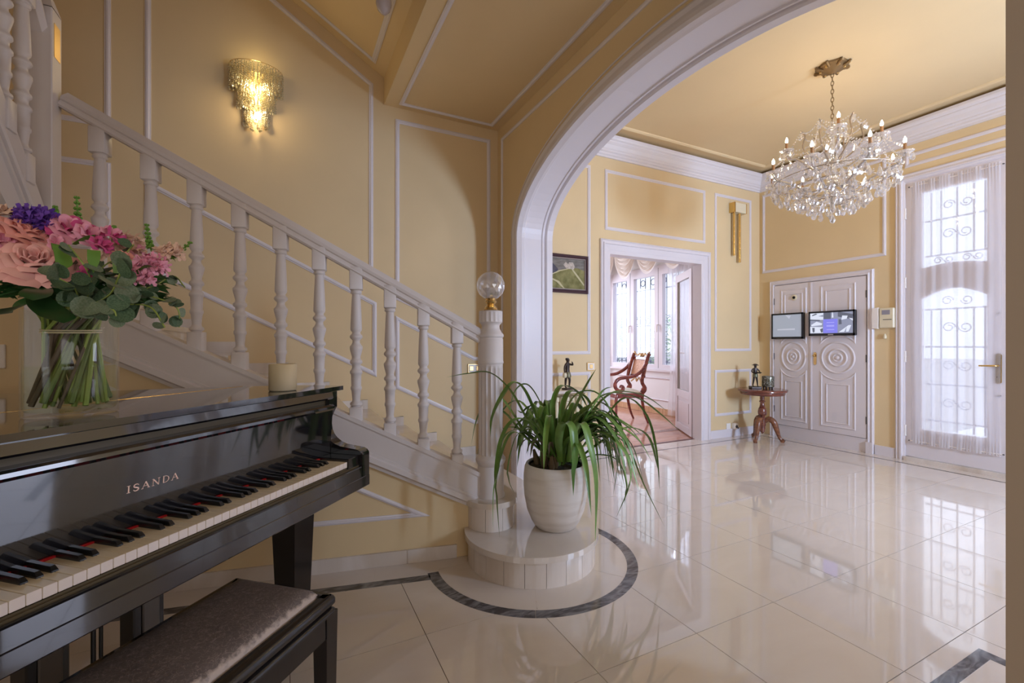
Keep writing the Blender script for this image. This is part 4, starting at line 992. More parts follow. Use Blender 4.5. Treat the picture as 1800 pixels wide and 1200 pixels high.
# ------------------------------------------------------------------ chandelier
CHX, CHY = 3.945, 2.094
ch = thing('chandelier', 'crystal chandelier with lit candle bulbs hanging in the hall', 'chandelier', (CHX, CHY, ZH))
def cw(x, y, z): return (x, y, z-ZH)
MB().lathe([(.0,-.06),(.03,-.055),(.045,-.04),(.07,-.034),(.085,-.018),(.105,-.014),(.112,0)], (0,0,0), 36, star=lambda k,i: 1+.05*math.cos(k*pi*2/36*6)*(i>3)).build('canopy', M['antq'] if 'antq' in M else M['gold'], ch, label='antique brass ceiling rose')
for k in range(8):
    a = k*pi/4+.2; c_, s_ = math.cos(a), math.sin(a)
    MB().tube(cat_rom([(c_*.06,s_*.06,-.028),(c_*.10,s_*.10,-.020),(c_*.125,s_*.125,-.006),(c_*.122,s_*.122,-.018),(c_*.108,s_*.108,-.024)], 3), [.010]*7+[.007]*6, 6).build('canopy_scroll', M['antq'], ch)
for k in range(6):
    a = k*pi/3; MB().lathe([(0,-.018),(.012,-.012),(.013,0)], (.078*math.cos(a), .078*math.sin(a), -.018), 8).build('canopy_boss', M['brass'], ch)
link = MB(); link.tube([(.010*math.cos(a), 0, .021*math.sin(a)) for a in [2*pi*i/14 for i in range(14)]], .0028, 6, closed=True)
lk = link.mesh('chain_link', M['antq'])
for i in range(12):
    q = bpy.data.objects.new('chain_link', lk); col.objects.link(q); q.parent = ch; q.location = (0,0,2.985+.033*i-ZH); q.rotation_euler = (0,0,pi/2*(i%2)+.3)
MB().lathe([(.008,2.98-ZH),(.012,2.95-ZH),(.030,2.93-ZH),(.050,2.90-ZH),(.030,2.885-ZH),(.012,2.87-ZH),(.016,2.80-ZH),(.036,2.74-ZH),(.045,2.70-ZH),(.020,2.64-ZH),(.018,2.60-ZH),(.030,2.55-ZH),(.040,2.50-ZH),(.022,2.44-ZH),(.050,2.40-ZH),(.055,2.37-ZH),(.030,2.33-ZH),(.014,2.29-ZH),(.020,2.26-ZH),(.0,2.23-ZH)], (0,0,0), 14).build('glass_column', M['crystal'], ch, label='turned glass centre column')
MB().tube([(0,0,2.99-ZH),(0,0,2.24-ZH)], .006, 8).build('centre_rod', M['antqd'], ch)
# pendant drop shared mesh
def drop(h, r, n=6):
    m = MB(); prof = [(.0,0),(r*.35,-h*.12),(r*.55,-h*.35),(r,-h*.68),(r*.6,-h*.92),(0,-h)]
    return m.lathe(prof, (0,0,0), n, smooth=False)
pend = drop(.062, .0165).mesh('crystal_pendant', M['crystal']); pend_s = drop(.040, .011).mesh('crystal_pendant_small', M['crystal']); pend_l = drop(.080, .021).mesh('crystal_pendant_large', M['crystal'])
beads = MB()
def bead(p, r): 
    x, y, z = p; beads.add([(x+r,y,z),(x,y+r,z),(x-r,y,z),(x,y-r,z),(x,y,z+r),(x,y,z-r)], [(0,1,4),(1,2,4),(2,3,4),(3,0,4),(1,0,5),(2,1,5),(3,2,5),(0,3,5)])
def strand(a, b, sag, n, r=.0078):
    a, b = Vector(a), Vector(b)
    for i in range(n+1):
        t = i/n; p = a.lerp(b, t); p.z -= sag*4*t*(1-t); bead(p, r)
rr = random.Random(3)
def pd(x, y, z, me):
    # beads above and a drop
    bead((x, y, z), .006)
    q = bpy.data.objects.new('crystal_pendant', me); col.objects.link(q); q.parent = ch; q.location = (x, y, z-.006); q.rotation_euler = (rr.uniform(-.1,.1), rr.uniform(-.1,.1), rr.uniform(0, 3))
def arm(a, r, zc, z0, first):
    c, s = math.cos(a), math.sin(a)
    zz = zc-.11
    P = cat_rom([(c*.03, s*.03, z0-ZH), (c*r*.35, s*r*.35, z0-.06-ZH), (c*r*.70, s*r*.70, zz-.09-ZH), (c*r*.95, s*r*.95, zz-.05-ZH), (c*r, s*r, zz-ZH)], 5)
    ar = MB().tube(P, .007, 7).build('arm', M['antqd'], ch)
    MB().tube(P, .0105, 6).build('glass_sleeve', M['crystal'], ar)
    bo = MB().lathe([(.006,-.006),(.030,-.004),(.050,.008),(.053,.014),(.048,.012),(.028,.001),(.006,0)], (c*r, s*r, zz-ZH), 16, star=lambda k,i: 1+.06*(k%2)).build('drip_pan', M['crystal'], ar)
    cd_ = MB().tube([(c*r, s*r, zz-ZH), (c*r, s*r, zz+.075-ZH)], .011, 10).build('candle_sleeve', M['candlebrown'], ch)
    MB().lathe([(.006,0),(.011,.012),(.010,.026),(.004,.042),(0,.050)], (c*r, s*r, zz+.075-ZH), 10).build('bulb', M['bulb'], cd_, label='lit candle bulb')
    for i_ in (5, 8, 11, 14): pd(P[i_].x+rr.uniform(-.01,.01), P[i_].y+rr.uniform(-.01,.01), P[i_].z-.010, pend if i_ % 2 else pend_l)
    for k in range(6):
        b = a+2*pi*k/6; pd(c*r+.048*math.cos(b), s*r+.048*math.sin(b), zz+.002-ZH, pend_s if k % 2 else pend)
    return Vector((c*r, s*r, zz-ZH))
M8 = []
for k in range(8): M8.append(arm(R(12)+k*pi/4, .450, 2.68, 2.47, k == 0))
M4 = []
for k in range(4): M4.append(arm(R(35)+k*pi/2, .315, 2.90, 2.66, False))
crown_ = []
for k in range(6):
    a = R(5)+k*pi/3; c, s = math.cos(a), math.sin(a)
    P = cat_rom([(c*.02, s*.02, 2.62-ZH), (c*.13, s*.13, 2.70-ZH), (c*.20, s*.20, 2.80-ZH), (c*.185, s*.185, 2.90-ZH), (c*.215, s*.215, 2.94-ZH)], 4)
    MB().tube(P, .006, 6).build('crown_arm', M['antqd'], ch); pd(c*.215, s*.215, 2.93-ZH, pend); crown_.append(Vector((c*.215, s*.215, 2.94-ZH)))
for k in range(6):
    strand((0,0,2.95-ZH), crown_[k], .05, 11); strand(crown_[k], crown_[(k+1)%6], .05, 14)
for k in range(8):
    strand(M8[k], M8[(k+1)%8], .09, 22); strand(crown_[k*6//8], M8[k]+Vector((0,0,.05)), .04, 20)
    strand(M8[k]-Vector((0,0,.02)), (.10*math.cos(k*pi/4+.2), .10*math.sin(k*pi/4+.2), 2.36-ZH), .035, 24)
for k in range(4):
    strand(M4[k], M4[(k+1)%4], .08, 20); strand((0,0,2.88-ZH), M4[k], .03, 14)
    for j_ in (0, 1): strand(M4[k], M8[(2*k+j_) % 8], .05, 16)
for k in range(14):
    a = k*2*pi/14; z_ = 2.56+.10*(k % 3)-ZH; r_ = .10+.05*(k % 2); pd(r_*math.cos(a), r_*math.sin(a), z_, pend_l); strand((.03*math.cos(a), .03*math.sin(a), z_+.05), (r_*math.cos(a), r_*math.sin(a), z_), .0, 7)
for n_, r_, z_, me in ((32,.415,2.475,pend_l),(28,.32,2.415,pend_l),(20,.23,2.35,pend_l),(12,.14,2.30,pend_l)):
    for k in range(n_):
        a = 2*pi*k/n_+.1*r_; pd(r_*math.cos(a), r_*math.sin(a), z_+rr.uniform(-.015,.015)-ZH, me)
        for q in range(3): bead((r_*math.cos(a), r_*math.sin(a), z_+.03+.014*q-ZH), .006)
    mm = MB().tube([(r_*math.cos(2*pi*i/40), r_*math.sin(2*pi*i/40), z_+.03-ZH) for i in range(40)], .0035, 5, closed=True).build('ring_hoop', M['antqd'], ch)
pd(0, 0, 2.235-ZH, pend_l)
beads.build('crystal_beads', M['crystal'], ch, kind='stuff')
for k, p in enumerate(M8+M4):
    if k % 2 == 0: point('chandelier_light', (CHX+p.x, CHY+p.y, ZH+p.z+.17), 1.0, (1,.78,.52), .02)

# ------------------------------------------------------------------ wall sconce
SX, SZ = -.198, 3.02
sc_ = thing('wall_sconce', 'lit tiered crystal wall lamp above the stairs', 'wall lamp', (SX, YA, SZ))
for (z1, z0, r, nb, nm) in ((.215, .02, .175, 22, 'upper_tier'), (.105, -.105, .125, 16, 'middle_tier'), (-.03, -.225, .085, 12, 'lower_tier')):
    hoop = MB().tube([(r*math.cos(pi+pi*i/20), r*math.sin(pi+pi*i/20)*.75, z1) for i in range(21)], .0022, 6).build(nm, M['gold'], sc_, label='gilt half-round tier')
    b = MB()
    for lay, rk in ((0, 1.0), (1, .88), (0, .72)):
        for i in range(nb):
            a = pi+pi*(i+.5*lay)/(nb-1) if not lay else pi+pi*(i+.5)/nb
            ln = z1-z0+.02*math.sin(i*2.1)+(0 if abs(i-nb/2) > nb*.2 else .02)
            n_ = int(ln/.0165)
            for q in range(n_):
                x, y, z = r*rk*math.cos(a), min(-.012, r*rk*math.sin(a)*.75), z1-.010-q*.0165
                s = .0072 if q < n_-1 else .0105; x += .003*math.sin(q*5+i*3); y = min(-.012, y+.004*math.sin(q*7+i))
                b.add([(x+s,y,z),(x,y+s,z),(x-s,y,z),(x,y-s,z),(x,y,z+s*1.1),(x,y,z-s*1.4)], [(0,1,4),(1,2,4),(2,3,4),(3,0,4),(1,0,5),(2,1,5),(3,2,5),(0,3,5)])
    b.build('crystal_strands', M['goldcrystal'], hoop, kind='stuff')
MB().bbox(-.06, .06, -.014, 0, -.16, .20, .003).build('back_plate', M['gold'], sc_)
for (x, z) in ((-.03, .06), (.04, .05), (0, -.04), (.01, -.15)):
    MB().lathe([(.0,-.03),(.013,-.015),(.015,.01),(.009,.03),(0,.035)], (x, -.05, z), 12).build('bulb', M['sconcebulb'], sc_, label='small lit bulb')
point('sconce_light', (SX, YA-.10, SZ+.02), 6, (1,.78,.36), .05)
point('sconce_light', (SX, YA-.16, SZ+.24), 6*.10, (1,.78,.36), .04)
point('sconce_light', (SX, YA-.07, SZ-.17), 6*.6, (1,.76,.42), .04)
# pendant lamp above the stairs (only its tip shows)
o = thing('hanging_lamp', 'tip of a small glass pendant lamp at the top edge of the photo', 'lamp', (.56, 2.95, 3.535))
MB().lathe([(0,-.245),(.018,-.24),(.040,-.215),(.050,-.18),(.045,-.14),(.030,-.12)], (0,0,0), 20).build('lamp_glass', M['lampglass'], o)
MB().lathe([(.033,-.122),(.036,-.10),(.012,-.08),(.010,.0),(.030,.01)], (0,0,0), 16).build('lamp_holder', M['gold'], o)
# ------------------------------------------------------------------ sunroom beyond the doorway
XS = 5.62
m = MB(); m.box(2.4, XS+.3, YA+.11, 8.3, -.08, -.006)
sun_floor = m.build('floor_sunroom', M['parquet'], kind='structure')
MB().box(3.125, 4.52, YA+.0, YA+.11, -.006, .0).build('threshold', M['marble'], sun_floor)
MB().box(3.125, 4.52, YA+.085, YA+.125, -.004, .004).build('threshold_strip', M['dark_red'], sun_floor)
for k, yy in enumerate((4.50, 4.56)): MB().box(2.5, XS, yy, yy+.025, -.006, -.002).build('inlay_strip', M['dark_marble'] if k else M['dark_red'], sun_floor)
for k in range(18):   # boards
    y0 = 4.02+.22*k
    if y0 > 8.1: break
    MB().bbox(2.45, XS, y0+.001, y0+.219, -.012, -.003, .001).build('board', M['parquet'], sun_floor)
M['sunwall'] = mat('sunroom_white_wall', (.78,.76,.76), .55)
m = MB(); m.box(XS, XS+.2, 4.0, 8.3, -.1, .745); m.box(XS, XS+.2, 4.0, 8.3, 2.50, 3.3); m.box(XS, XS+.2, 6.95, 8.3, .745, 2.5); m.box(XS, XS+.2, 4.09, 4.85, .745, 2.5)
ws = m.build('wall_sunroom_right', M['sunwall'], kind='structure')
MB().box(2.2, 2.9, 8.1, 8.3, -.1, 3.3).box(5.1, XS+.2, 8.1, 8.3, -.1, 3.3).box(2.9, 5.1, 8.1, 8.3, -.1, .8).box(2.9, 5.1, 8.1, 8.3, 2.5, 3.3).build('wall_sunroom_back', M['sunwall'], kind='structure')  # opening is unseen, added to let the back fill in
MB().box(2.2, 2.4, 4.0, 8.3, -.1, 3.3).build('wall_sunroom_left', M['sunwall'], kind='structure')
MB().box(2.2, XS+.2, 4.0, 8.3, 3.2, 3.3).build('ceiling_sunroom', M['sunwall'], kind='structure')
fX = lambda a, b, d: (XS-d, a, b)
for z, h in ((.585, .03), (.225, .025)):
    MB().sweep([(4.2, z), (8.1, z)], fX, [(0,0),(0,.012),(h*.5,.022),(h,.010),(h,0)], False).build('chair_rail', M['white'], ws)
MB().prism(rect(4.2, 8.1, 0, .10), fX, 0, .02).build('wood_base', M['woodbase'], ws)
wi = thing('window_1', None, None, (XS, 6.0, .745), kind='structure')
def fr(a0, a1, b0, b1, d0=-.06, d1=.02, nm='frame'): return MB().prism(rect(a0, a1, b0, b1), fX, d0, d1).build(nm, M['white'], wi, world=True)
fr(4.85, 6.95, 2.34, 2.50); fr(4.85, 6.95, .745, .83); fr(4.80, 7.0, .715, .745, -.02, .07, 'sill'); fr(6.855, 6.95, .83, 2.34); fr(4.85, 4.95, .83, 2.34)
for a0, a1 in ((6.278, 6.455), (5.585, 5.768)):
    fr(a0, a1, .83, 2.34); MB().prism(rect((a0+a1)/2-.004, (a0+a1)/2+.004, .77, 2.46), fX, .02, .022).build('seam', M['hinge'], wi, world=True)
    MB().tube([fX((a0+a1)/2, 1.50, .02), fX((a0+a1)/2, 1.50, .05), fX((a0+a1)/2, 1.38, .055)], .010, 8).build('handle', M['whiteplastic'], wi, world=True)
for a0, a1 in ((6.455, 6.855), (5.768, 6.278), (4.95, 5.585)):
    MB().prism(rect(a0, a1, .83, 2.34), fX, -.03, -.026).build('pane', M['pane'], wi, world=True)
g = MB(); GX = lambda a, b: fX(a, b, -.16)
y = 4.9; i = 0
while y < 6.95:
    g.tube([GX(y, .78), GX(y, 2.45)], .0075, 6); y += .127; i += 1
for b in (.86, 2.14, 2.40): g.tube([GX(4.85, b), GX(6.95, b)], .008, 6)
k = 0
y = 4.9+.0635
while y < 6.9:
    for b in ((2.27,) if k % 2 == 0 else (1.58,)) : g.tube([GX(y+.055*math.cos(t), b+.055*math.sin(t)) for t in [2*pi*q/18 for q in range(18)]], .007, 5, closed=True)
    if k % 2: 
        for b in (1.66, 1.50): g.tube([GX(y-.06, b), GX(y+.06, b)], .007, 5)
    g.tube([GX(y+.05*math.cos(t), .80+.05*math.sin(t)+.06) for t in [pi*q/8 for q in range(9)]], .006, 5)
    y += .127; k += 1
g.build('iron_grille', M['irondark'], wi, world=True, label='iron bar grille with rings outside the window')
# drapes and swagged valance
def swag(yc, wd, h, zt, xx, nm):
    o = thing('valance', nm, 'valance', (xx, yc, zt)); m = MB(); nx, nz = 26, 34; vs = []; fs = []
    for j in range(nz+1):
        t = j/nz
        for i in range(nx+1):
            s = i/nx; b = math.sin(pi*s)**.5
            z = -(.07+h*b*t**.9) if j else 0
            z = -t*(.10+h*b)
            f = .022*math.sin(t*7.5*2*pi)*b + .05*math.sin(pi*t)*b
            vs.append((-f-.02, (s-.5)*wd*(1-.10*t*b), z))
    for j in range(nz):
        for i in range(nx): fs.append((j*(nx+1)+i, j*(nx+1)+i+1, (j+1)*(nx+1)+i+1, (j+1)*(nx+1)+i))
    m.add(vs, fs, True); m.build('swag', M['swag'], o)
    tr = [Vector(vs[nz*(nx+1)+i]) for i in range(nx+1)]
    m = MB()
    for q, p in enumerate(tr): 
        if q < len(tr)-1: p2 = tr[q+1]; m.add([p, p2, p2+Vector((-.01,0,-.045)), p+Vector((-.01,0,-.045))], [(0,1,2,3)])
    m.build('fringe', M['whiteplastic'], o)
    MB().bbox(-.035, XS-xx, -wd/2, wd/2, -.012, .02, .003).build('headrail', M['white'], o)
    o['group'] = 'cream swags over the sunroom window'
    return o
swag(6.95, .57, .46, 2.95, XS-.12, 'cream swagged valance, leftmost swag over the sunroom window')
swag(6.375, .57, .46, 2.95, XS-.12, 'cream swagged valance, middle swag over the sunroom window')
swag(5.80, .57, .42, 2.93, XS-.12, 'cream swagged valance, right swag over the sunroom window')
swag(5.225, .57, .42, 2.93, XS-.12, 'cream swagged valance, swag behind the top of the open glazed door')
def drape(y0, y1, z0, z1, xx, label, seed, tie=None):
    o = thing('drape', label, 'curtain', (xx, (y0+y1)/2, z0)); m = MB(); nx, nz = 60, 20; vs = []; fs = []
    for j in range(nz+1):
        t = j/nz
        for i in range(nx+1):
            s = i/nx; vs.append((.03*math.sin(s*40+seed+.5*t), (s-.5)*(y1-y0)*(1-.25*math.sin(pi*min(1, t*1.1))), t*(z1-z0)))
    for j in range(nz):
        for i in range(nx): fs.append((j*(nx+1)+i, j*(nx+1)+i+1, (j+1)*(nx+1)+i+1, (j+1)*(nx+1)+i))
    m.add(vs, fs, True); m.build('cloth', M['sheer'], o); o['group'] = 'sheer drapes at the sunroom window'; return o
drape(6.90, 7.30, .02, 2.8, XS-.065, 'sheer white drape at the left end of the sunroom window', 0)
drape(4.85, 5.40, .02, 2.8, XS-.065, 'sheer white drape behind the open glazed door', 2)
# open glazed leaf of the sunroom door
ang = math.atan2(.85, .53)
lf = thing('door_2', None, None, (4.550, YA+.135, 0), ang, kind='structure'); lf.name = 'door_5'
def lb(x0, x1, z0, z1, nm='stile', y0=-.02, y1=.02, mt='white'): return MB().bbox(x0, x1, y0, y1, z0, z1, .002).build(nm, M[mt], lf)
LW = .74
lb(0,.095,.01,2.13); lb(LW-.095,LW,.01,2.13); lb(.095,LW-.095,2.03,2.13,'top_rail'); lb(.095,LW-.095,.01,.10,'bottom_rail'); lb(.095,LW-.095,.46,.56,'middle_rail')
lb(.095,LW-.095,.10,.46,'panel',-.008,.008); lb(.14,LW-.14,.15,.41,'raised_panel',-.016,.016)
MB().box(.095, LW-.095, -.003, .003, .56, 2.03).build('pane', glassy('etched_glass', (.90,.93,.95), .16, .12), lf)
MB().tube([(LW-.045,-.02,1.05),(LW-.045,-.055,1.05),(LW-.13,-.06,1.05)], .008, 8).build('handle', M['brass'], lf, label='brass lever')
MB().box(LW-.06, LW-.03, -.026, -.02, .93, 1.10).build('handle_plate', M['hinge'], lf)
for z in (.25, 1.1, 1.95): MB().tube([(0,-.022,z-.05),(0,-.022,z+.05)], .007, 8).build('hinge', M['hinge'], lf)

# armchair
ac = thing('armchair', 'carved mahogany armchair with cane back and cream seat in the sunroom', 'armchair', (4.56, 5.36, 0), R(78))
for s in (-1, 1):
    P = cat_rom([(s*.235, .21, .44), (s*.245, .235, .34), (s*.235, .225, .18), (s*.235, .245, .0)], 4)
    MB().tube(P, [.026-.012*i/len(P) for i in range(len(P))], 8).build('leg', M['mahogr'], ac)
    P = cat_rom([(s*.215, -.20, .46), (s*.215, -.215, .30), (s*.215, -.25, .14), (s*.215, -.31, .0)], 4)
    MB().tube(P, [.026-.010*i/len(P) for i in range(len(P))], 8).build('leg', M['mahogr'], ac)
    P = cat_rom([(s*.215, -.20, .45), (s*.215, -.245, .53), (s*.215, -.205, .62), (s*.215, -.235, .78), (s*.215, -.29, .95), (s*.215, -.325, 1.03)], 4)
    MB().tube(P, [.036,.042,.046,.042,.036,.030,.028]+[.028]*(len(P)-7), 8).build('back_post', M['mahogr'], ac)
    P = cat_rom([(s*.225,-.28,.90),(s*.25,-.19,.79),(s*.275,-.05,.71),(s*.285,.10,.69),(s*.285,.20,.675),(s*.285,.265,.62),(s*.28,.26,.545),(s*.275,.20,.495),(s*.27,.145,.505),(s*.27,.135,.545),(s*.27,.165,.56),(s*.27,.180,.54)], 4)
    MB().tube(P, [.025]*12+[.027]*(len(P)-12), 8).build('arm', M['mahogr'] if s < 0 else M['mahogr'], ac)
mb = MB(); mb.bbox(-.25, .25, -.225, .235, .385, .455, .008); mb.build('seat_frame', M['mahogr'], ac)
mb = MB(); nx = 10; vs = []; fs = []
for j in range(nx+1):
    for i in range(nx+1):
        a, b = -1+2*i/nx, -1+2*j/nx; h = .045*(1-a**4)*(1-b**4); vs.append((a*.235, b*.215+.005, .455+.012+h))
for j in range(nx):
    for i in range(nx): fs.append((j*(nx+1)+i, j*(nx+1)+i+1, (j+1)*(nx+1)+i+1, (j+1)*(nx+1)+i))
mb.add(vs, fs, True); mb.bbox(-.235,.235,-.21,.22,.452,.469,.004); mb.build('seat_cushion', M['cream_fabric'], ac)
T = Matrix.Translation((0,-.285,.80)) @ Matrix.Rotation(R(14), 4, 'X')
MB().bbox(-.20, .20, -.008, .008, -.10, .14, .003, T).build('cane_panel', M['cane'], ac)
MB().bbox(-.205, .205, -.016, .016, .135, .185, .006, T).bbox(-.205,.205,-.014,.014,-.13,-.095,.005,T).build('back_rail', M['mahogr'], ac)
m = MB(); m.lathe([(0,0),(.03,.01),(.035,.03),(.02,.055),(0,.06)], (0,-.335,.98), 10)
for s in (-1, 1): m.tube(cat_rom([(s*.03,-.335,.99),(s*.08,-.335,1.03),(s*.13,-.335,1.0),(s*.19,-.33,1.03),(s*.215,-.33,1.06)], 3), [.014]*13, 6)
m.build('carved_crest', M['gildwood'], ac, label='gilt carved crest')
m = MB().tube(cat_rom([(-.15,-.235,.60),(-.05,-.25,.66),(0,-.24,.61),(.05,-.25,.66),(.15,-.235,.60)], 4), .012, 6); m.build('carved_splat', M['gildwood'], ac)

# garden beyond the windows
def tree(label, x, y, h, r, seed, name='tree'):
    o = thing(name, label, 'tree', (x, y, -.2), 0, None)
    MB().tube([(0,0,0),(.03,.02,h*.5),(0,0,h*.8)], [.07,.05,.03], 8).build('trunk', M['bark'], o)
    q = random.Random(seed); m = MB()
    for _ in range(900):
        a, b = q.uniform(0, 2*pi), math.acos(q.uniform(-1, 1)); rr_ = r*q.uniform(.55, 1)
        c = Vector((rr_*math.sin(b)*math.cos(a), rr_*math.sin(b)*math.sin(a), h*.72+rr_*.9*math.cos(b)))
        u = Vector((q.uniform(-1,1), q.uniform(-1,1), q.uniform(-1,1))).normalized(); v = u.orthogonal().normalized(); s = q.uniform(.04,.08)
        m.add([c-u*s, c+v*s*.5, c+u*s, c-v*s*.5], [(0,1,2,3)])
    m.build('foliage', M['gardenleaf'], o, kind='stuff'); o['group'] = 'greenery outside the sunroom window'; return o
M['gardenleaf'] = noise_mix(mat('garden_leaf', (.2,.3,.15), .7), (.16,.24,.13), (.34,.42,.28), 2, 3)
tree('leafy green tree outside the sunroom window, behind the right panes', 8.6, 7.9, 2.0, .9, 1)
tree('leafy green tree outside the sunroom window, behind the left pane', 8.8, 11.0, 1.9, .8, 2)
tree('low green bush outside the sunroom window, between the trees', 8.9, 9.6, 1.0, .55, 3, 'bush')
o = thing('garden_statue', 'pale stone statue on a tall plinth outside the sunroom window', 'statue', (7.6, 8.62, -.2))
MB().bbox(-.20,.20,-.20,.20,0,1.35,.02).bbox(-.24,.24,-.24,.24,1.28,1.38,.02).build('plinth', M['stone'], o)
MB().lathe([(.17,1.38),(.15,1.6),(.17,1.85),(.10,1.98),(.16,2.15),(.17,2.3),(.08,2.42),(.09,2.52),(.07,2.62),(0,2.66)], (0,0,0), 16).build('stone_bust', M['stone'], o)
MB().box(XS+.2, 16, 3.9, 20, -.5, -.3).build('ground_garden', M['stone'], kind='structure')
MB().box(11.0, 11.2, 2, 20, -.3, .9).build('wall_garden', M['stone'], kind='structure')

# ------------------------------------------------------------------ pot and plant
PX, PY, PZ = 1.352, 2.152, RIS
o = thing('plant_pot', 'ribbed cream ceramic plant pot on the rounded bottom step', 'pot', (PX, PY, PZ))
MB().lathe([(0,0),(.098,0),(.112,.006),(.135,.04),(.160,.10),(.174,.17),(.179,.23),(.179,.29),(.173,.335),(.165,.352),(.161,.356),(.155,.352),(.155,.315)], (0,0,0), 64).build('pot_body', M['pot'], o)
MB().lathe([(.157,.318),(.157,.345),(.148,.345),(.146,.322),(.0,.322)], (0,0,0), 40).build('inner_pot', M['screenblack'], o, label='black inner pot rim')
MB().lathe([(.146,.335),(.10,.342),(.05,.350),(0,.352)], (0,0,0), 24).build('soil', M['soil'], o)
pl = thing('potted_plant', 'arching strap-leaved orchid plant growing in the ribbed cream pot', 'plant', (PX, PY, PZ+.33))
q = random.Random(11)
for k in range(30):
    a = q.uniform(0, 2*pi); r = q.uniform(.0, .12)
    c, s = math.cos(a), math.sin(a); h = q.uniform(.07, .13)
    MB().tube([(c*r, s*r, 0), (c*r*1.05, s*r*1.05, h*.4), (c*r*1.2, s*r*1.2, h)], [.014,.019,.007], 7).build('pseudobulb', M['bark'] if k % 4 else M['bud'], pl)
def leaf(P, w, parent, mt='leaf', name='leaf', fold=.35, twist=0):
    C = cat_rom(P, 5); m = MB(); vs = []; fs = []; n = len(C)
    side0 = None
    for i, p in enumerate(C):
        t = (C[min(i+1, n-1)]-C[max(i-1, 0)]).normalized(); u = Vector((0,0,1))
        sd = t.cross(u)
        if sd.length < .15: sd = side0 if side0 else Vector((1,0,0))
        sd.normalize()
        if side0 is not None and sd.dot(side0) < 0: sd = -sd
        if side0 is not None: sd = (sd*.5+side0*.5).normalized()
        side0 = sd
        nm = sd.cross(t).normalized(); 
        if nm.z < 0: nm = -nm
        x = i/(n-1); ww = w*(.28+.72*math.sin(pi*min(1, x*.62+.12)))*(1-max(0, (x-.72)/.28)**1.6)
        sdd = (sd*math.cos(twist*x)+nm*math.sin(twist*x))
        vs += [p-sdd*ww/2+nm*ww*fold*.5, p-sdd*ww*.25+nm*ww*fold*.18, p, p+sdd*ww*.25+nm*ww*fold*.18, p+sdd*ww/2+nm*ww*fold*.5]
    for i in range(n-1):
        for j in range(4): fs.append((i*5+j, i*5+j+1, i*5+j+6, i*5+j+5))
    m.add(vs, fs, True)
    return m.build(name, M[mt], parent, world=True)
LV = [ # traced leaves: pixel points with camera depths
 ([(975,812,2.50),(930,745,2.42),(897,688,2.36),(862,656,2.34),(822,657,2.32),(784,663,2.30)], .034),
 ([(975,812,2.48),(945,740,2.42),(922,688,2.38),(903,673,2.36),(882,700,2.32),(866,735,2.30),(862,768,2.29)], .044),
 ([(985,812,2.50),(962,745,2.50),(945,700,2.50),(925,676,2.50),(905,690,2.50),(893,740,2.50)], .040),
 ([(980,812,2.45),(950,760,2.38),(925,738,2.32),(900,742,2.27),(882,775,2.24),(874,830,2.22),(868,868,2.22),(866,936,2.21)], .038),
 ([(975,812,2.55),(920,755,2.62),(880,700,2.68),(856,705,2.70),(838,740,2.71),(828,783,2.71)], .036),
 ([(975,812,2.58),(925,770,2.66),(885,725,2.72),(862,728,2.74),(848,765,2.75),(836,812,2.75)], .036),
 ([(985,812,2.42),(982,775,2.32),(990,745,2.24),(1004,752,2.20),(1009,800,2.18),(1008,872,2.18)], .052),
 ([(1000,812,2.42),(1010,760,2.30),(1024,745,2.24),(1036,785,2.20),(1046,850,2.18),(1046,958,2.17)], .048),
 ([(1000,812,2.50),(1035,720,2.52),(1072,692,2.54),(1120,700,2.57),(1160,728,2.60),(1200,762,2.62)], .036),
 ([(1000,812,2.48),(1030,730,2.46),(1068,735,2.46),(1105,790,2.46),(1130,850,2.46),(1168,925,2.46)], .036),
 ([(1005,812,2.44),(1040,772,2.38),(1080,762,2.34),(1108,790,2.32),(1108,850,2.31),(1083,910,2.31)], .034),
 ([(1005,812,2.5),(1060,740,2.52),(1100,700,2.54),(1135,730,2.56),(1152,790,2.57),(1160,862,2.57)], .036),
 ([(1000,812,2.52),(1040,728,2.58),(1075,692,2.62),(1110,690,2.66),(1140,700,2.68),(1176,725,2.70)], .034),
 ([(995,812,2.5),(1005,740,2.5),(1020,700,2.52),(1035,672,2.53),(1048,648,2.54)], .034),
 ([(1000,812,2.48),(1025,745,2.44),(1048,708,2.42),(1062,686,2.40),(1076,680,2.39)], .042),
 ([(985,812,2.5),(988,748,2.5),(1000,712,2.5),(1020,690,2.5),(1050,692,2.48),(1075,730,2.46),(1088,800,2.45),(1090,845,2.45)], .038),
 ([(990,812,2.46),(1000,770,2.42),(1040,745,2.38),(1075,770,2.36),(1085,820,2.35),(1078,870,2.35)], .034),
 ([(970,812,2.52),(945,770,2.54),(915,760,2.56),(900,790,2.57),(893,840,2.58),(905,868,2.58)], .028),
 ([(975,812,2.46),(940,785,2.40),(905,760,2.35),(885,790,2.32),(872,855,2.30),(878,945,2.29)], .030),
 ([(990,812,2.55),(985,740,2.62),(1000,690,2.70),(1030,700,2.78),(1050,740,2.84)], .038),
 ([(990,812,2.55),(970,730,2.64),(985,680,2.74),(1015,690,2.82),(1035,720,2.88)], .036),
 ([(1010,812,2.55),(1060,775,2.66),(1105,752,2.76),(1140,770,2.82),(1158,830,2.86)], .034),
 ([(1010,812,2.5),(1050,800,2.5),(1085,810,2.5),(1100,850,2.5),(1098,890,2.5)], .030),
]
for P, w_ in LV: leaf([at(*p) for p in P], w_, pl)
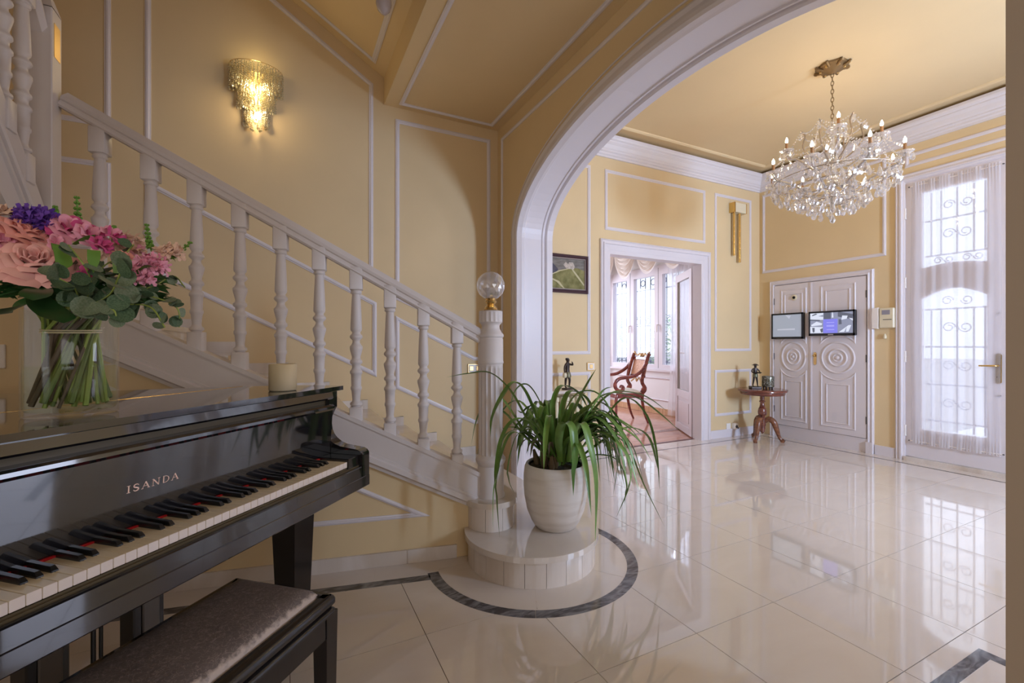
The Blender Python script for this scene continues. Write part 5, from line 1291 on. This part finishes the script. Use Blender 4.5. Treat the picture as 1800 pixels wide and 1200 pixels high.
for k in range(78):
    a = q.uniform(0, 2*pi)
    if R(120) < a < R(215) and q.random() < .5: a += pi
    c, s = math.cos(a), math.sin(a); Ln = q.uniform(.22, .48); hh = q.uniform(.16, .34)
    if R(195) < a < R(290) and k % 5: a = (a+R(110)+.6*q.random()) % (2*pi)
    c, s = math.cos(a), math.sin(a)
    if R(120) < a < R(210): Ln *= .42
    b0 = Vector((PX+c*.05, PY+s*.05, PZ+.34)); dr = q.uniform(-.22, .14)
    if Ln < .22: dr = q.uniform(0, .25)
    P = [b0, b0+Vector((c*Ln*.18, s*Ln*.18, hh*.6)), b0+Vector((c*Ln*.5, s*Ln*.5, hh)), b0+Vector((c*Ln*.82, s*Ln*.82, hh*.75+dr*.2)), b0+Vector((c*Ln, s*Ln, hh*.3+dr))]
    leaf(P, q.uniform(.024, .038), pl)
for k in range(7):
    a = q.uniform(0, 2*pi); c, s = math.cos(a), math.sin(a)
    P = [Vector((PX+c*.06, PY+s*.06, PZ+.34)), Vector((PX+c*.12, PY+s*.12, PZ+.48)), Vector((PX+c*.20, PY+s*.20, PZ+.50)), Vector((PX+c*.24, PY+s*.24, PZ+.44))]
    leaf(P, .012, pl, 'stem2', 'dry_leaf')

# ------------------------------------------------------------------ piano
PO = Vector((.208, 1.814, 0)); PR = R(90-41.78)
pn = thing('grand_piano', 'black lacquered baby grand piano with its lid closed', 'piano', PO, PR)
lid_c = [(.15,.125),(.148,.20),(.125,.30),(.065,.42),(-.02,.56),(-.13,.70),(-.25,.83),(-.35,.95),(-.42,1.08),(-.49,1.26),(-.60,1.38),(-.80,1.45),(-1.05,1.44),(-1.25,1.36),(-1.36,1.20),(-1.37,.125)]
lidp = [tuple(p)[:2] for p in cat_rom([(a, b, 0) for a, b in lid_c[1:-1]], 4)]
lidp = [lid_c[0]]+lidp+[lid_c[-1]]
lidf = [p for p in lidp if p[1] < .505]; 
def inset(ps, d): 
    c = Vector((-.62, .7)); return [tuple(Vector(p)+(c-Vector(p)).normalized()*d) for p in ps]
lt = [(a, b) for a, b in lidp if b > .509]
hi = [(p[0], p[1]) for p in lidp]
def at_v(v):  # u of the right edge at v
    for p, r_ in zip(hi, hi[1:]):
        if p[1] <= v <= r_[1]: return p[0]+(r_[0]-p[0])*(v-p[1])/(r_[1]-p[1]+1e-9)
ur = at_v(.507)
front = [p for p in hi if p[1] < .507 and p[0] > -1]
MB().prism(ccw(front+[(ur, .506), (-1.37, .506), (-1.37, .125)]), fZ, .987, 1.004).build('lid_front', M['lacquer'], pn)
back = [p for p in hi if p[1] > .508]
MB().prism(ccw([(ur, .508)]+back+[(-1.37, .508)]), fZ, .987, 1.004).build('lid_main', M['lacquer'], pn)
MB().tube([(-1.365, .507, 1.003), (ur, .507, 1.003)], .0022, 6).build('lid_hinge', M['brass'], pn, label='brass piano hinge')
casep = inset([p for p in hi if p[1] > .19], .035)
case = MB().prism(ccw([(.118,.185)]+casep+[(-1.338,.185)]), fZ, .62, .985, ).build('case', M['lacquer'], pn)
prof = [(.30,.985),(.133,.985),(.133,.922),(.146,.90),(.156,.878),(.158,.852),(.154,.826),(.145,.808),(.131,.793),(.110,.779),(.083,.770),(.035,.764),(.005,.761),(-.009,.755),(-.016,.744),(-.016,.63),(.30,.63)]
for u0, u1 in ((.070,.120), (-1.34,-1.29)):
    MB().prism(prof, lambda a, b, d: (d, a, b), u0, u1).build('cheek', M['lacquer'], pn)
    MB().prism([(-.0185,.655),(-.0185,.742),(-.011,.757),(.30,.757),(.30,.655)] if False else [(-.019,.632),(-.019,.742),(-.016,.75),(-.010,.70),(-.010,.632)], lambda a, b, d: (d, a, b), u0+.002, u1-.002).build('cheek_cap', M['lacquer'], pn)
MB().bbox(.003,.069,-.004,.128,.695,.739,.003).build('key_block', M['lacquer'], pn); MB().bbox(-1.289,-1.223,-.004,.128,.695,.739,.003).build('key_block', M['lacquer'], pn)
MB().bbox(-1.289, .069, -.0200, -.0045, .652, .697, .003).build('key_slip', M['lacquer'], pn)
MB().box(-1.289, .069, -.0048, .002, .66, .7015).build('slip_groove', M['groove'], pn)
MB().bbox(-1.3405, .1205, -.0215, .30, .610, .656, .004).build('key_bed', M['satinpiano'], pn)
MB().box(-1.22, 0, .002, .14, .668, .706).build('key_frame', M['groove'], pn)
# fallboard and rail above it
MB().prism([(.1275,.735),(.1150,.914),(.118,.924),(.170,.924),(.170,.735)], lambda a, b, d: (d, a, b), -1.288, .068).build('fallboard', M['lacquer'], pn)
MB().prism([(.160,.912),(.113,.914),(.106,.922),(.107,.931),(.114,.937),(.160,.937)], lambda a, b, d: (d, a, b), -1.289, .069).build('fallboard_bead', M['lacquer'], pn)
MB().prism([(.17,.936),(.150,.936),(.150,.962),(.17,.962)], lambda a, b, d: (d, a, b), -1.289, .069).build('music_rail', M['groove'], pn)
MB().prism([(.18,.958),(.118,.958),(.112,.964),(.118,.9865),(.18,.9865)], lambda a, b, d: (d, a, b), -1.289, .069).build('lid_apron', M['lacquer'], pn)
MB().box(-1.222, .001, .1215, .1275, .7305, .7345).build('felt_strip', M['felt'], pn, label='red felt strip')
# keys
WK = 1.22/52
kw = MB(); kw.bbox(.0005, WK-.0005, 0, .135, .7085, .7300, .0009)
me = kw.mesh('white_key', [M['ivory'], M['ivoryf']])
for p in me.polygons:
    if abs(p.normal.y) > .6 and p.center.y < .02: p.material_index = 1
for i in range(52):
    o = bpy.data.objects.new('white_key', me); col.objects.link(o); o.parent = pn; o.location = (-1.22+WK*i, 0, 0)
bk = MB(); wb = .0058
vs = [(-wb,.050,.728),(wb,.050,.728),(wb,.135,.728),(-wb,.135,.728),(-wb,.0505,.733),(wb,.0505,.733),(-wb*.72,.058,.7412),(wb*.72,.058,.7412),(wb*.78,.135,.7428),(-wb*.78,.135,.7428),(wb,.135,.733),(-wb,.135,.733)]
bk.add(vs, [(0,1,5,4),(4,5,7,6),(6,7,8,9),(1,2,10,5),(5,10,8,7),(0,4,11,3),(4,6,9,11),(2,3,11,9,8,10),(0,3,2,1)])
bme = bk.mesh('black_key', M['blackkey'])
names = 'ABCDEFG'
for i in range(51):
    if names[i % 7] in 'ACDFG':
        o = bpy.data.objects.new('black_key', bme); col.objects.link(o); o.parent = pn; o.location = (-1.22+WK*(i+1), 0, 0)
# lettering
def letters(word, u0, z0, h, total):
    wds = {'I': .42, 'S': .72, 'A': .95, 'N': .98, 'D': .92}; gap = .32
    tot = sum(wds[c] for c in word)+gap*(len(word)-1); sx = total/tot; u = u0
    fF = lambda x, z, d: (x, .1275-(z-.735)*.0698-d, z)
    obs = []
    for c in word:
        w_ = wds[c]*sx; P = lambda a, b: (u+a*w_, z0+b*h); L = MB()
        th, tn = .0030, .0012
        def st(a0, b0, a1, b1, t):
            p, r_ = Vector(P(a0, b0)), Vector(P(a1, b1)); d = (r_-p).normalized(); n_ = Vector((-d.y, d.x))*t/2
            L.prism([tuple(p+n_), tuple(r_+n_), tuple(r_-n_), tuple(p-n_)], fF, .0001, .0008)
        sf = .22*min(1, .5/wds[c]) 
        if c == 'I': st(.5,0,.5,1,th); st(.02,.0,.98,.0,tn); st(.02,1,.98,1,tn)
        if c == 'A': st(.5,1,.08,0,tn); st(.48,1,.90,0,th); st(.25,.36,.75,.36,tn); st(-.06,0,.22,0,tn); st(.72,0,1.06,0,tn)
        if c == 'N': st(.12,0,.12,1,tn); st(.12,1,.86,0,th); st(.86,0,.86,1,tn); st(-.03,0,.27,0,tn); st(-.03,1,.18,1,tn); st(.72,1,1.02,1,tn)
        if c == 'D':
            st(.18,0,.18,1,th); Q = [(.10,1),(.45,1),(.78,.85),(.93,.5),(.78,.15),(.45,0),(.10,0)]
            Q = [tuple(v)[:2] for v in cat_rom([(a, b, 0) for a, b in Q], 4)]
            for a_, b_ in zip(Q, Q[1:]): st(*a_, *b_, .0012+.0018*(1-abs(a_[1]-.5)*2))
        if c == 'S':
            Q = [(.92,.80),(.70,.97),(.35,.97),(.12,.80),(.22,.60),(.55,.48),(.85,.34),(.88,.15),(.60,.02),(.28,.03),(.05,.22)]
            Q = [tuple(v)[:2] for v in cat_rom([(a, b, 0) for a, b in Q], 3)]
            for i_, (a_, b_) in enumerate(zip(Q, Q[1:])): st(*a_, *b_, .0014+.0016*math.sin(pi*i_/len(Q)))
        L.build('letter', M['letter'], pn); u += w_+gap*sx
letters('ISANDA', -.690, .821, .0165, .127)
# legs, casters, lyre
for (u, v) in ((-.012, .235), (-1.20, .235), (-.82, 1.25)):
    m = MB(); a, b = .058, .040
    m.add([(u-a,v-a,.655),(u+a,v-a,.655),(u+a,v+a,.655),(u-a,v+a,.655),(u-b,v-b,.075),(u+b,v-b,.075),(u+b,v+b,.075),(u-b,v+b,.075)], [(0,1,2,3),(4,7,6,5),(0,4,5,1),(1,5,6,2),(2,6,7,3),(3,7,4,0)])
    lg = m.build('leg', M['satin'], pn)
    MB().lathe([(.0,.075),(.018,.075),(.018,.055),(.010,.05),(.0,.05)], (u, v, 0), 12).tube([(u-.012, v, .024), (u+.012, v, .024)], .0235, 16).build('caster', M['brass'], lg, label='brass caster')
m = MB(); m.bbox(-.74,-.40,.36,.46,.10,.15,.006).bbox(-.78,-.36,.34,.50,.60,.63,.004); ly = m.build('lyre_box', M['satin'], pn)
for u0, u1 in ((-.745,-.655), (-.50,-.41)):
    MB().bbox(u0, u1, .37, .43, .14, .61, .004).build('lyre_post', M['satin'], ly)
    MB().bbox(u0+.022, u1-.018, .364, .372, .16, .57, .003).build('lyre_panel', M['panelbrown'], ly, label='dull grey-brown inset panel')
MB().tube([(-.585,.40,.13),(-.585,.40,.61)], .006, 8).tube([(-.56,.41,.13),(-.56,.41,.61)], .005, 8).build('pedal_rod', M['satin'], ly)
MB().tube([(-.86,.80,.63),(-.70,.45,.12)], .011, 8).build('lyre_brace', M['satin'], ly)
for u in (-.62,-.58,-.54): MB().bbox(u-.012, u+.012, .27, .37, .085, .095, .004).build('pedal', M['brass'], ly, label='brass pedal')

# bench
bn = thing('piano_bench', 'worn black leather piano bench with a glossy black frame', 'bench', PO+Vector((math.cos(PR), math.sin(PR), 0))*-.405, PR)
nx, ny = 40, 20; vs = []; fs = []
x0, x1, y0, y1 = -.80, -.008, -.212, .075
def rr_(a, b):
    # rounded-rectangle falloff
    dx = min(a-x0, x1-a); dy = min(b-y0, y1-b); d = min(dx, dy); 
    return .458+.048*(1-math.exp(-max(0, d)/.012))+.006*math.sin(pi*(a-x0)/(x1-x0))*math.sin(pi*(b-y0)/(y1-y0))
def gs(i, n_, a, b, e=.04):
    t = i/n_; return a+(b-a)*(t-.9*math.sin(2*pi*t)/(2*pi))
for j in range(ny+1):
    for i in range(nx+1):
        a, b = gs(i, nx, x0, x1), gs(j, ny, y0, y1)
        # round the corners in plan
        rc = .03; ca = min(max(a, x0+rc), x1-rc); cb = min(max(b, y0+rc), y1-rc); d = Vector((a-ca, b-cb))
        if d.length > rc: d = d*(rc/d.length); a, b = ca+d.x, cb+d.y
        vs.append((a, b, rr_(gs(i, nx, x0, x1), gs(j, ny, y0, y1))))
for j in range(ny):
    for i in range(nx): fs.append((j*(nx+1)+i, j*(nx+1)+i+1, (j+1)*(nx+1)+i+1, (j+1)*(nx+1)+i))
MB().add(vs, fs, True).build('seat_cushion', M['leather'], bn, label='cracked black leather cushion with a bare worn edge')
def ring_frame(z0, z1, ex, nm, mt='satin', b=.008):
    m = MB(); X0_, X1_, Y0_, Y1_ = -.815-ex, .005+ex, -.245-ex, .10+ex
    P = []
    for (cx_, cy_, a0) in ((X1_-.015, Y1_-.015, 0), (X0_+.015, Y1_-.015, pi/2), (X0_+.015, Y0_+.015, pi), (X1_-.015, Y0_+.015, 3*pi/2)):
        P += [(cx_+.015*math.cos(a0+pi/2*i/4), cy_+.015*math.sin(a0+pi/2*i/4)) for i in range(5)]
    h = z1-z0
    m.sweep(P, fZ, [(.035,z0),(.006,z0),(0,z0+h*.25),(0,z0+h*.6),(.004,z0+h*.85),(.010,z1),(.035,z1)], True)
    m.v = [tuple(v) for v in m.v]; m.sm = [True]*len(m.f)
    return m.build(nm, M[mt], bn)
ring_frame(.452, .480, .004, 'upper_rail'); ring_frame(.445, .4535, -.010, 'rail_gap', 'groove'); ring_frame(.428, .446, .004, 'lower_bead')
for (a0, a1, b0, b1) in ((-.78,-.03,-.246,-.226),(-.78,-.03,.082,.102),(-.012,.008,-.22,.08),(-.818,-.798,-.22,.08)):
    MB().bbox(a0, a1, b0, b1, .375, .436, .002).build('apron', M['satin'], bn)
for a0, b0 in ((-.037,-.249),(-.037,.059),(-.819,-.249),(-.819,.059)):
    m = MB(); a1, b1 = a0+.046, b0+.046
    m.add([(a0,b0,.436),(a1,b0,.436),(a1,b1,.436),(a0,b1,.436),(a0+.006,b0+.006,0),(a1-.006,b0+.006,0),(a1-.006,b1-.006,0),(a0+.006,b1-.006,0)], [(0,1,2,3),(4,7,6,5),(0,4,5,1),(1,5,6,2),(2,6,7,3),(3,7,4,0)])
    m.build('leg', M['satin'], bn)

# candle on the lid
o = thing('candle', 'thick cream pillar candle on the right end of the piano lid', 'candle', (-.011, 1.905, 1.0045))
MB().lathe([(.044,0),(.048,.004),(.048,.096),(.045,.100),(.040,.098),(.036,.088),(0,.085)], (0,0,0), 48).build('wax', M['candle'], o)
MB().tube([(0,0,.084),(.001,0,.096)], .0012, 6).build('wick', M['stem2'], o)

# ------------------------------------------------------------------ vase and bouquet
VX, VY, VZ = -.478, 1.497, 1.0045
o = thing('vase', 'clear glass cylinder vase half filled with water on the piano lid', 'vase', (VX, VY, VZ))
MB().lathe([(0,0),(.086,0),(.0895,.004),(.090,.255),(.0885,.257),(.087,.255),(.0865,.020),(.082,.014),(0,.012)], (0,0,0), 64).build('glass', M['vaseglass'], o)
MB().lathe([(0,.0145),(.082,.0145),(.0862,.022),(.0862,.122),(.0,.122)], (0,0,0), 48).build('water', M['water'], o, label='clear water')
bq = thing('flower_bouquet', 'tied bouquet of pink roses, mixed blooms and eucalyptus in the glass vase', 'bouquet', (VX, VY, VZ+.02))
q = random.Random(21)
for k in range(58):
    a = 2*pi*k/58+q.uniform(-.1,.1); r0 = q.uniform(.03,.078); r1 = q.uniform(.022,.054); a2 = a+q.uniform(1.6,2.6); z0 = VZ+q.uniform(.022,.045)
    B = Vector((VX+r0*math.cos(a), VY+r0*math.sin(a), z0)); T_ = Vector((VX+r1*math.cos(a2*.5+a*.5), VY+r1*math.sin(a2*.5+a*.5), VZ+.20)); U_ = Vector((VX+(.03+r1)*math.cos(a2), VY+(.03+r1)*math.sin(a2), VZ+.29))
    r_ = q.uniform(.003,.0062)
    MB().tube([B, B.lerp(T_, .5), T_, U_], [r_, r_, r_, r_*.9], 7).build('stem', M[q.choice(['stem','stem','stemdk','stem2','stem'])], bq, world=True)
MB().tube([(VX+.055*math.cos(t), VY+.055*math.sin(t), VZ+.205+.003*math.sin(t)) for t in [2*pi*i/30 for i in range(30)]], .0022, 5, closed=True).tube([(VX+.0555*math.cos(t), VY+.0555*math.sin(t), VZ+.210+.003*math.sin(t)) for t in [2*pi*i/30 for i in range(30)]], .0018, 5, closed=True).build('string_tie', M['candle'], bq, world=True, label='twine tie')
def orient(p, n_, roll=0):
    n_ = Vector(n_).normalized(); z = n_; x = z.orthogonal().normalized(); y = z.cross(x)
    return Matrix.Translation(p) @ Matrix((x, y, z)).transposed().to_4x4() @ Matrix.Rotation(roll, 4, 'Z')
VIEW = Vector((-math.sin(R(-17.7)), -math.cos(R(-17.7)), 0))  # from the bouquet towards the camera
def petal(Mx, a0, span, r0, r1, h, curl, mt, parent, nm='petal', z0=0):
    m = MB(); nu, nv = 8, 6; vs = []; fs = []
    for j in range(nv+1):
        v = j/nv; rad = r0+(r1-r0)*(v**.8)+curl*r1*max(0, v-.7)**1.3*2; z = z0+h*math.sin(min(1, v*1.05)*pi/2)-curl*h*max(0, v-.75)*1.6
        wv = math.sin(pi*(.20+.52*v))*(1-.25*max(0, v-.8)*5)
        for i in range(nu+1):
            u = -1+2*i/nu; a = a0+span*u*wv; rr2 = rad*(1+.02*math.sin(4*u+a0*3)*v); zz = z-.38*h*abs(u)**3*v-.06*h*u*u
            vs.append(Mx @ Vector((rr2*math.cos(a), rr2*math.sin(a), zz)))
    for j in range(nv):
        for i in range(nu): fs.append((j*(nu+1)+i, j*(nu+1)+i+1, (j+1)*(nu+1)+i+1, (j+1)*(nu+1)+i))
    m.add(vs, fs, True); return m.build(nm, M[mt], parent, world=True)
def rose(px, py, D, r, mt, n_, label):
    p = at(px, py, D); Mx = orient(p, n_)
    ro = thing('rose', label, None, (0,0,0), parent=bq); ro.location = Vector(p)-Vector(bq.location)
    qq = random.Random(int(px*7+py))
    for lay, (cnt, a, b, h, cu, sp) in enumerate(((3,.03,.16,.60,0,1.1),(4,.08,.26,.62,.02,.95),(5,.14,.40,.60,.08,.85),(5,.18,.56,.55,.18,.80),(6,.20,.74,.47,.30,.74),(6,.22,.90,.36,.42,.70),(7,.22,1.04,.22,.50,.62))):
        for k in range(cnt): petal(Mx, 2*pi*k/cnt+lay*.7+qq.uniform(-.1,.1), sp, a*r, b*r, h*r*1.15, cu, mt, ro, z0=-.25*r)
    m = MB().lathe([(r*.15,-r*.5),(r*.3,-r*.3),(r*.25,-r*.05)], (0,0,0), 10, Mx); m.build('calyx', M['bud'], ro, world=True)
    return ro
def bloom(px, py, D, r, mt, n_, label, cnt=16, nm='bloom', mt2=None):
    p = at(px, py, D); Mx = orient(p, n_); ro = thing(nm, label, None, (0,0,0), parent=bq); ro.location = Vector(p)-Vector(bq.location)
    qq = random.Random(int(px*3+py))
    for k in range(cnt):
        t = k/cnt; petal(Mx, k*2.4, .55+.2*qq.random(), r*.05, r*(.35+.65*t)*qq.uniform(.85,1.1), r*(.75-.55*t), .25*t, mt if (k % 3 or not mt2) else mt2, ro, z0=-.2*r)
    return ro
up = Vector((0,0,1))
rose(60, 458, 1.00, .062, 'rose', VIEW*.72+up*.60, 'large open pale pink rose')
rose(48, 408, 1.03, .050, 'rosec', VIEW*.5+up*.7+Vector((.3,.2,0)), 'coral pink rose')
rose(-38, 455, 1.06, .055, 'pink', VIEW*.5+up*.6, 'pink rose at the left edge')
bloom(4, 425, .99, .042, 'pink', VIEW*.6+up*.5, 'pink bloom', 18); bloom(-2, 372, 1.05, .038, 'peach', VIEW*.3+up, 'peach bloom', 16); bloom(25, 400, 1.10, .035, 'peach', up, 'peach bloom', 12)
bloom(122, 402, 1.07, .050, 'pink', up*.6+VIEW*.8, 'deep pink bloom', 22, mt2='magenta'); bloom(158, 412, 1.06, .040, 'pink', up*.5+VIEW*.8+Vector((.2,.2,0)), 'deep pink bloom', 18, mt2='magenta')
bloom(180, 432, 1.03, .034, 'magenta', VIEW*.6+up*.5+Vector((.3,.3,0)), 'magenta bloom', 14); bloom(198, 412, 1.08, .034, 'magenta', up*.6+VIEW*.6+Vector((.3,.2,0)), 'magenta bloom', 12, mt2='pink')
bloom(100, 425, 1.03, .026, 'pink', VIEW*.8+up*.3, 'pale pink bud', 10); bloom(96, 396, 1.09, .036, 'pink', up*.6+VIEW*.7, 'pink bloom', 12)
bloom(238, 440, 1.12, .036, 'peach', VIEW*.5+up*.6+Vector((.3,.2,0)), 'pale peach bloom', 16, mt2='pink'); bloom(262, 458, 1.10, .030, 'pink', VIEW*.4+up*.5+Vector((.5,.4,0)), 'pink bloom', 14, mt2='magenta')
bloom(215, 452, 1.05, .024, 'rosec', VIEW*.8+up*.3, 'coral bloom', 12); bloom(170, 448, 1.02, .022, 'peach', VIEW*.9+up*.2, 'peach bloom', 10); bloom(285, 445, 1.14, .022, 'peach', up+Vector((.6,.4,0)), 'cream bloom', 10)
bloom(150, 480, .985, .016, 'magenta', VIEW, 'small magenta bud', 8)
# violet statice and small clusters
def cluster(px, py, D, r, mt, cnt, label, s=.006, nm='filler_flower'):
    p = at(px, py, D); ro = MB(); qq = random.Random(int(px+py*5))
    for k in range(cnt):
        a, b = qq.uniform(0, 2*pi), math.acos(qq.uniform(-.2, 1)); rr2 = r*qq.uniform(.5, 1)
        c = Vector(p)+Vector((rr2*math.sin(b)*math.cos(a), rr2*math.sin(b)*math.sin(a), rr2*.8*math.cos(b)))
        u = Vector((qq.uniform(-1,1), qq.uniform(-1,1), qq.uniform(0,1))).normalized(); v = u.orthogonal().normalized(); w2 = u.cross(v)
        for t in range(3):
            d = (v*math.cos(t*2.1)+w2*math.sin(t*2.1))*s*2.2
            ro.add([c, c+d+u*s, c+d*1.3, c+d-u*s*.6], [(0,1,2,3)])
    return ro.build(nm, M[mt], bq, world=True, label=label, kind='stuff')
cluster(70, 398, 1.06, .048, 'violet', 260, 'violet statice spray'); cluster(55, 388, 1.1, .04, 'violet', 120, 'violet statice spray')
cluster(266, 470, 1.07, .030, 'pink', 120, 'tiny pink spray flowers'); cluster(252, 490, 1.05, .02, 'pink', 50, 'tiny pink spray flowers'); cluster(300, 447, 1.12, .026, 'peach', 60, 'tiny cream spray flowers'); cluster(225, 432, 1.13, .035, 'peach', 90, 'tiny cream spray flowers')
# snapdragon tips
def bud_spike(pts, r, label):
    P = cat_rom([at(*p) for p in pts], 4); m = MB(); m.tube(P, .0022, 6)
    ob = m.build('bud_spike', M['bud'], bq, world=True, label=label); m = MB()
    for i, p in enumerate(P[2:]):
        t = i/len(P); rr2 = r*(1-.65*t)
        for k in range(4):
            a = k*pi/2+i*.8; c = Vector(p)+Vector((math.cos(a), math.sin(a), .2))*rr2*.75
            m.lathe([(0,-rr2*.7),(rr2*.62,-rr2*.1),(rr2*.4,rr2*.6),(0,rr2*.9)], tuple(c), 6)
    m.build('buds', M['bud'], ob, world=True, kind='stuff')
bud_spike([(138,405,1.13),(137,385,1.13),(135,348,1.13)], .0085, 'green bud spike'); bud_spike([(103,395,1.16),(98,378,1.16),(97,364,1.16)], .008, 'green bud spike')
bud_spike([(268,445,1.13),(262,425,1.13),(258,396,1.13)], .0075, 'green bud spike'); bud_spike([(290,456,1.14),(310,448,1.14),(334,427,1.14)], .0078, 'green bud spike at the far right of the bouquet'); bud_spike([(200,415,1.16),(200,402,1.16),(201,398,1.16)], .006, 'green bud spike')
# eucalyptus
ed = MB(); N_ = 12; vs = [(.5,0,-.05)]+[(.5+.5*math.cos(2*pi*k/N_), .52*math.sin(2*pi*k/N_), .08*math.sin(2*pi*k/N_)**2) for k in range(N_)]
ed.add(vs, [(0, 1+k, 1+(k+1) % N_) for k in range(N_)], True)
em = [ed.mesh('eucalyptus_leaf', M['euc']), ed.mesh('eucalyptus_leaf_dark', M['euc2'])]
def sprig(pts, n_, s, label, seed):
    P = cat_rom([at(*p) for p in pts], 6); qq = random.Random(seed)
    sp_ = thing('eucalyptus_sprig', label, None, parent=bq); sp_.location = P[0]-Vector(bq.location)
    MB().tube(P, .0017, 5).build('twig', M['stem'], sp_, world=True)
    for i in range(n_):
        p = P[int((i+.5)/n_*(len(P)-1))]; 
        d = Vector((qq.uniform(-1,1), qq.uniform(-1,1), qq.uniform(-.8,.8)))+VIEW*.25
        o = bpy.data.objects.new('leaf', em[qq.random() < .45]); col.objects.link(o); o.parent = sp_
        x = d.normalized(); nn = (VIEW*.8+Vector((qq.uniform(-.7,.7), qq.uniform(-.7,.7), qq.uniform(0,1)))); y = nn.cross(x).normalized(); z = x.cross(y)
        k = s*qq.uniform(.75, 1.2)*(1-.35*i/n_)
        o.matrix_local = Matrix.Translation(p-P[0]) @ Matrix((x, y, z)).transposed().to_4x4() @ Matrix.Scale(k, 4)
sprig([(150,530,1.05),(160,500,1.0),(150,470,.97),(120,430,.96)], 9, .045, 'eucalyptus sprig', 1)
sprig([(150,540,1.05),(190,520,.97),(205,495,.94),(215,470,.94)], 10, .055, 'eucalyptus sprig with large round leaves', 2)
sprig([(170,540,1.05),(215,525,1.02),(260,520,1.02),(310,540,1.03),(315,575,1.04)], 20, .034, 'eucalyptus sprig hanging at the right', 3)
sprig([(180,540,1.08),(235,515,1.08),(275,500,1.10),(305,485,1.12),(325,505,1.12)], 12, .026, 'slender eucalyptus sprig at the right', 4)
sprig([(160,540,1.05),(220,535,1.0),(265,540,1.0),(290,575,1.0)], 16, .036, 'eucalyptus sprig hanging at the right', 5)
sprig([(150,520,1.05),(180,470,1.05),(215,450,1.05),(235,430,1.08)], 10, .036, 'eucalyptus sprig', 6)
sprig([(140,530,1.0),(130,505,.95),(105,490,.93),(100,480,.92)], 8, .045, 'eucalyptus sprig', 7)
sprig([(150,540,1.0),(180,540,.95),(200,545,.94),(205,560,.94)], 8, .045, 'eucalyptus sprig', 8)
# broad dark leaves
def broad(pts, w_, mt='leaf2', lab=None):
    ob = leaf([at(*p) for p in pts], w_, bq, mt, 'broad_leaf', .12)
    if lab: ob['label'] = lab
broad([(75,520,1.02),(45,535,.99),(10,550,.97),(-40,555,.96)], .085, lab='broad glossy dark green leaf'); broad([(65,520,1.0),(80,540,.96),(98,556,.94),(112,568,.93)], .062); broad([(75,505,.99),(65,515,.95),(58,528,.93)], .05); broad([(150,520,1.0),(120,530,.96),(100,530,.95)], .02, 'leaf')
broad([(100,440,1.0),(104,430,.98),(112,460,.97),(110,475,.96)], .028, 'bud'); broad([(160,460,1.0),(165,440,.99),(164,480,.98)], .022, 'bud'); broad([(205,480,1.0),(208,450,1.0),(212,440,1.0)], .022, 'leaf'); broad([(240,478,1.04),(262,468,1.04),(275,470,1.04)], .02, 'leaf'); broad([(130,430,1.04),(150,420,1.03),(168,412,1.03)], .016, 'bud')
m = MB()
for k in range(520):
    a = q.uniform(0, 2*pi); b = q.uniform(-.5, .9); rr2 = q.uniform(.03, .13)*(1 if math.cos(a-.6) < .3 else 1.25)
    c = Vector((VX+rr2*math.cos(a)*1.15, VY+rr2*math.sin(a), VZ+.315+.055*b)); d = Vector((math.cos(a)+q.uniform(-.6,.6), math.sin(a)+q.uniform(-.6,.6), q.uniform(-.5,.6))).normalized()*q.uniform(.018,.035); s_ = d.orthogonal().normalized()*q.uniform(.005,.010)
    m.add([c-d, c+s_, c+d, c-s_], [(0,1,2),(0,2,3)])
m.build('foliage', M['leaf2'], bq, world=True, kind='stuff')
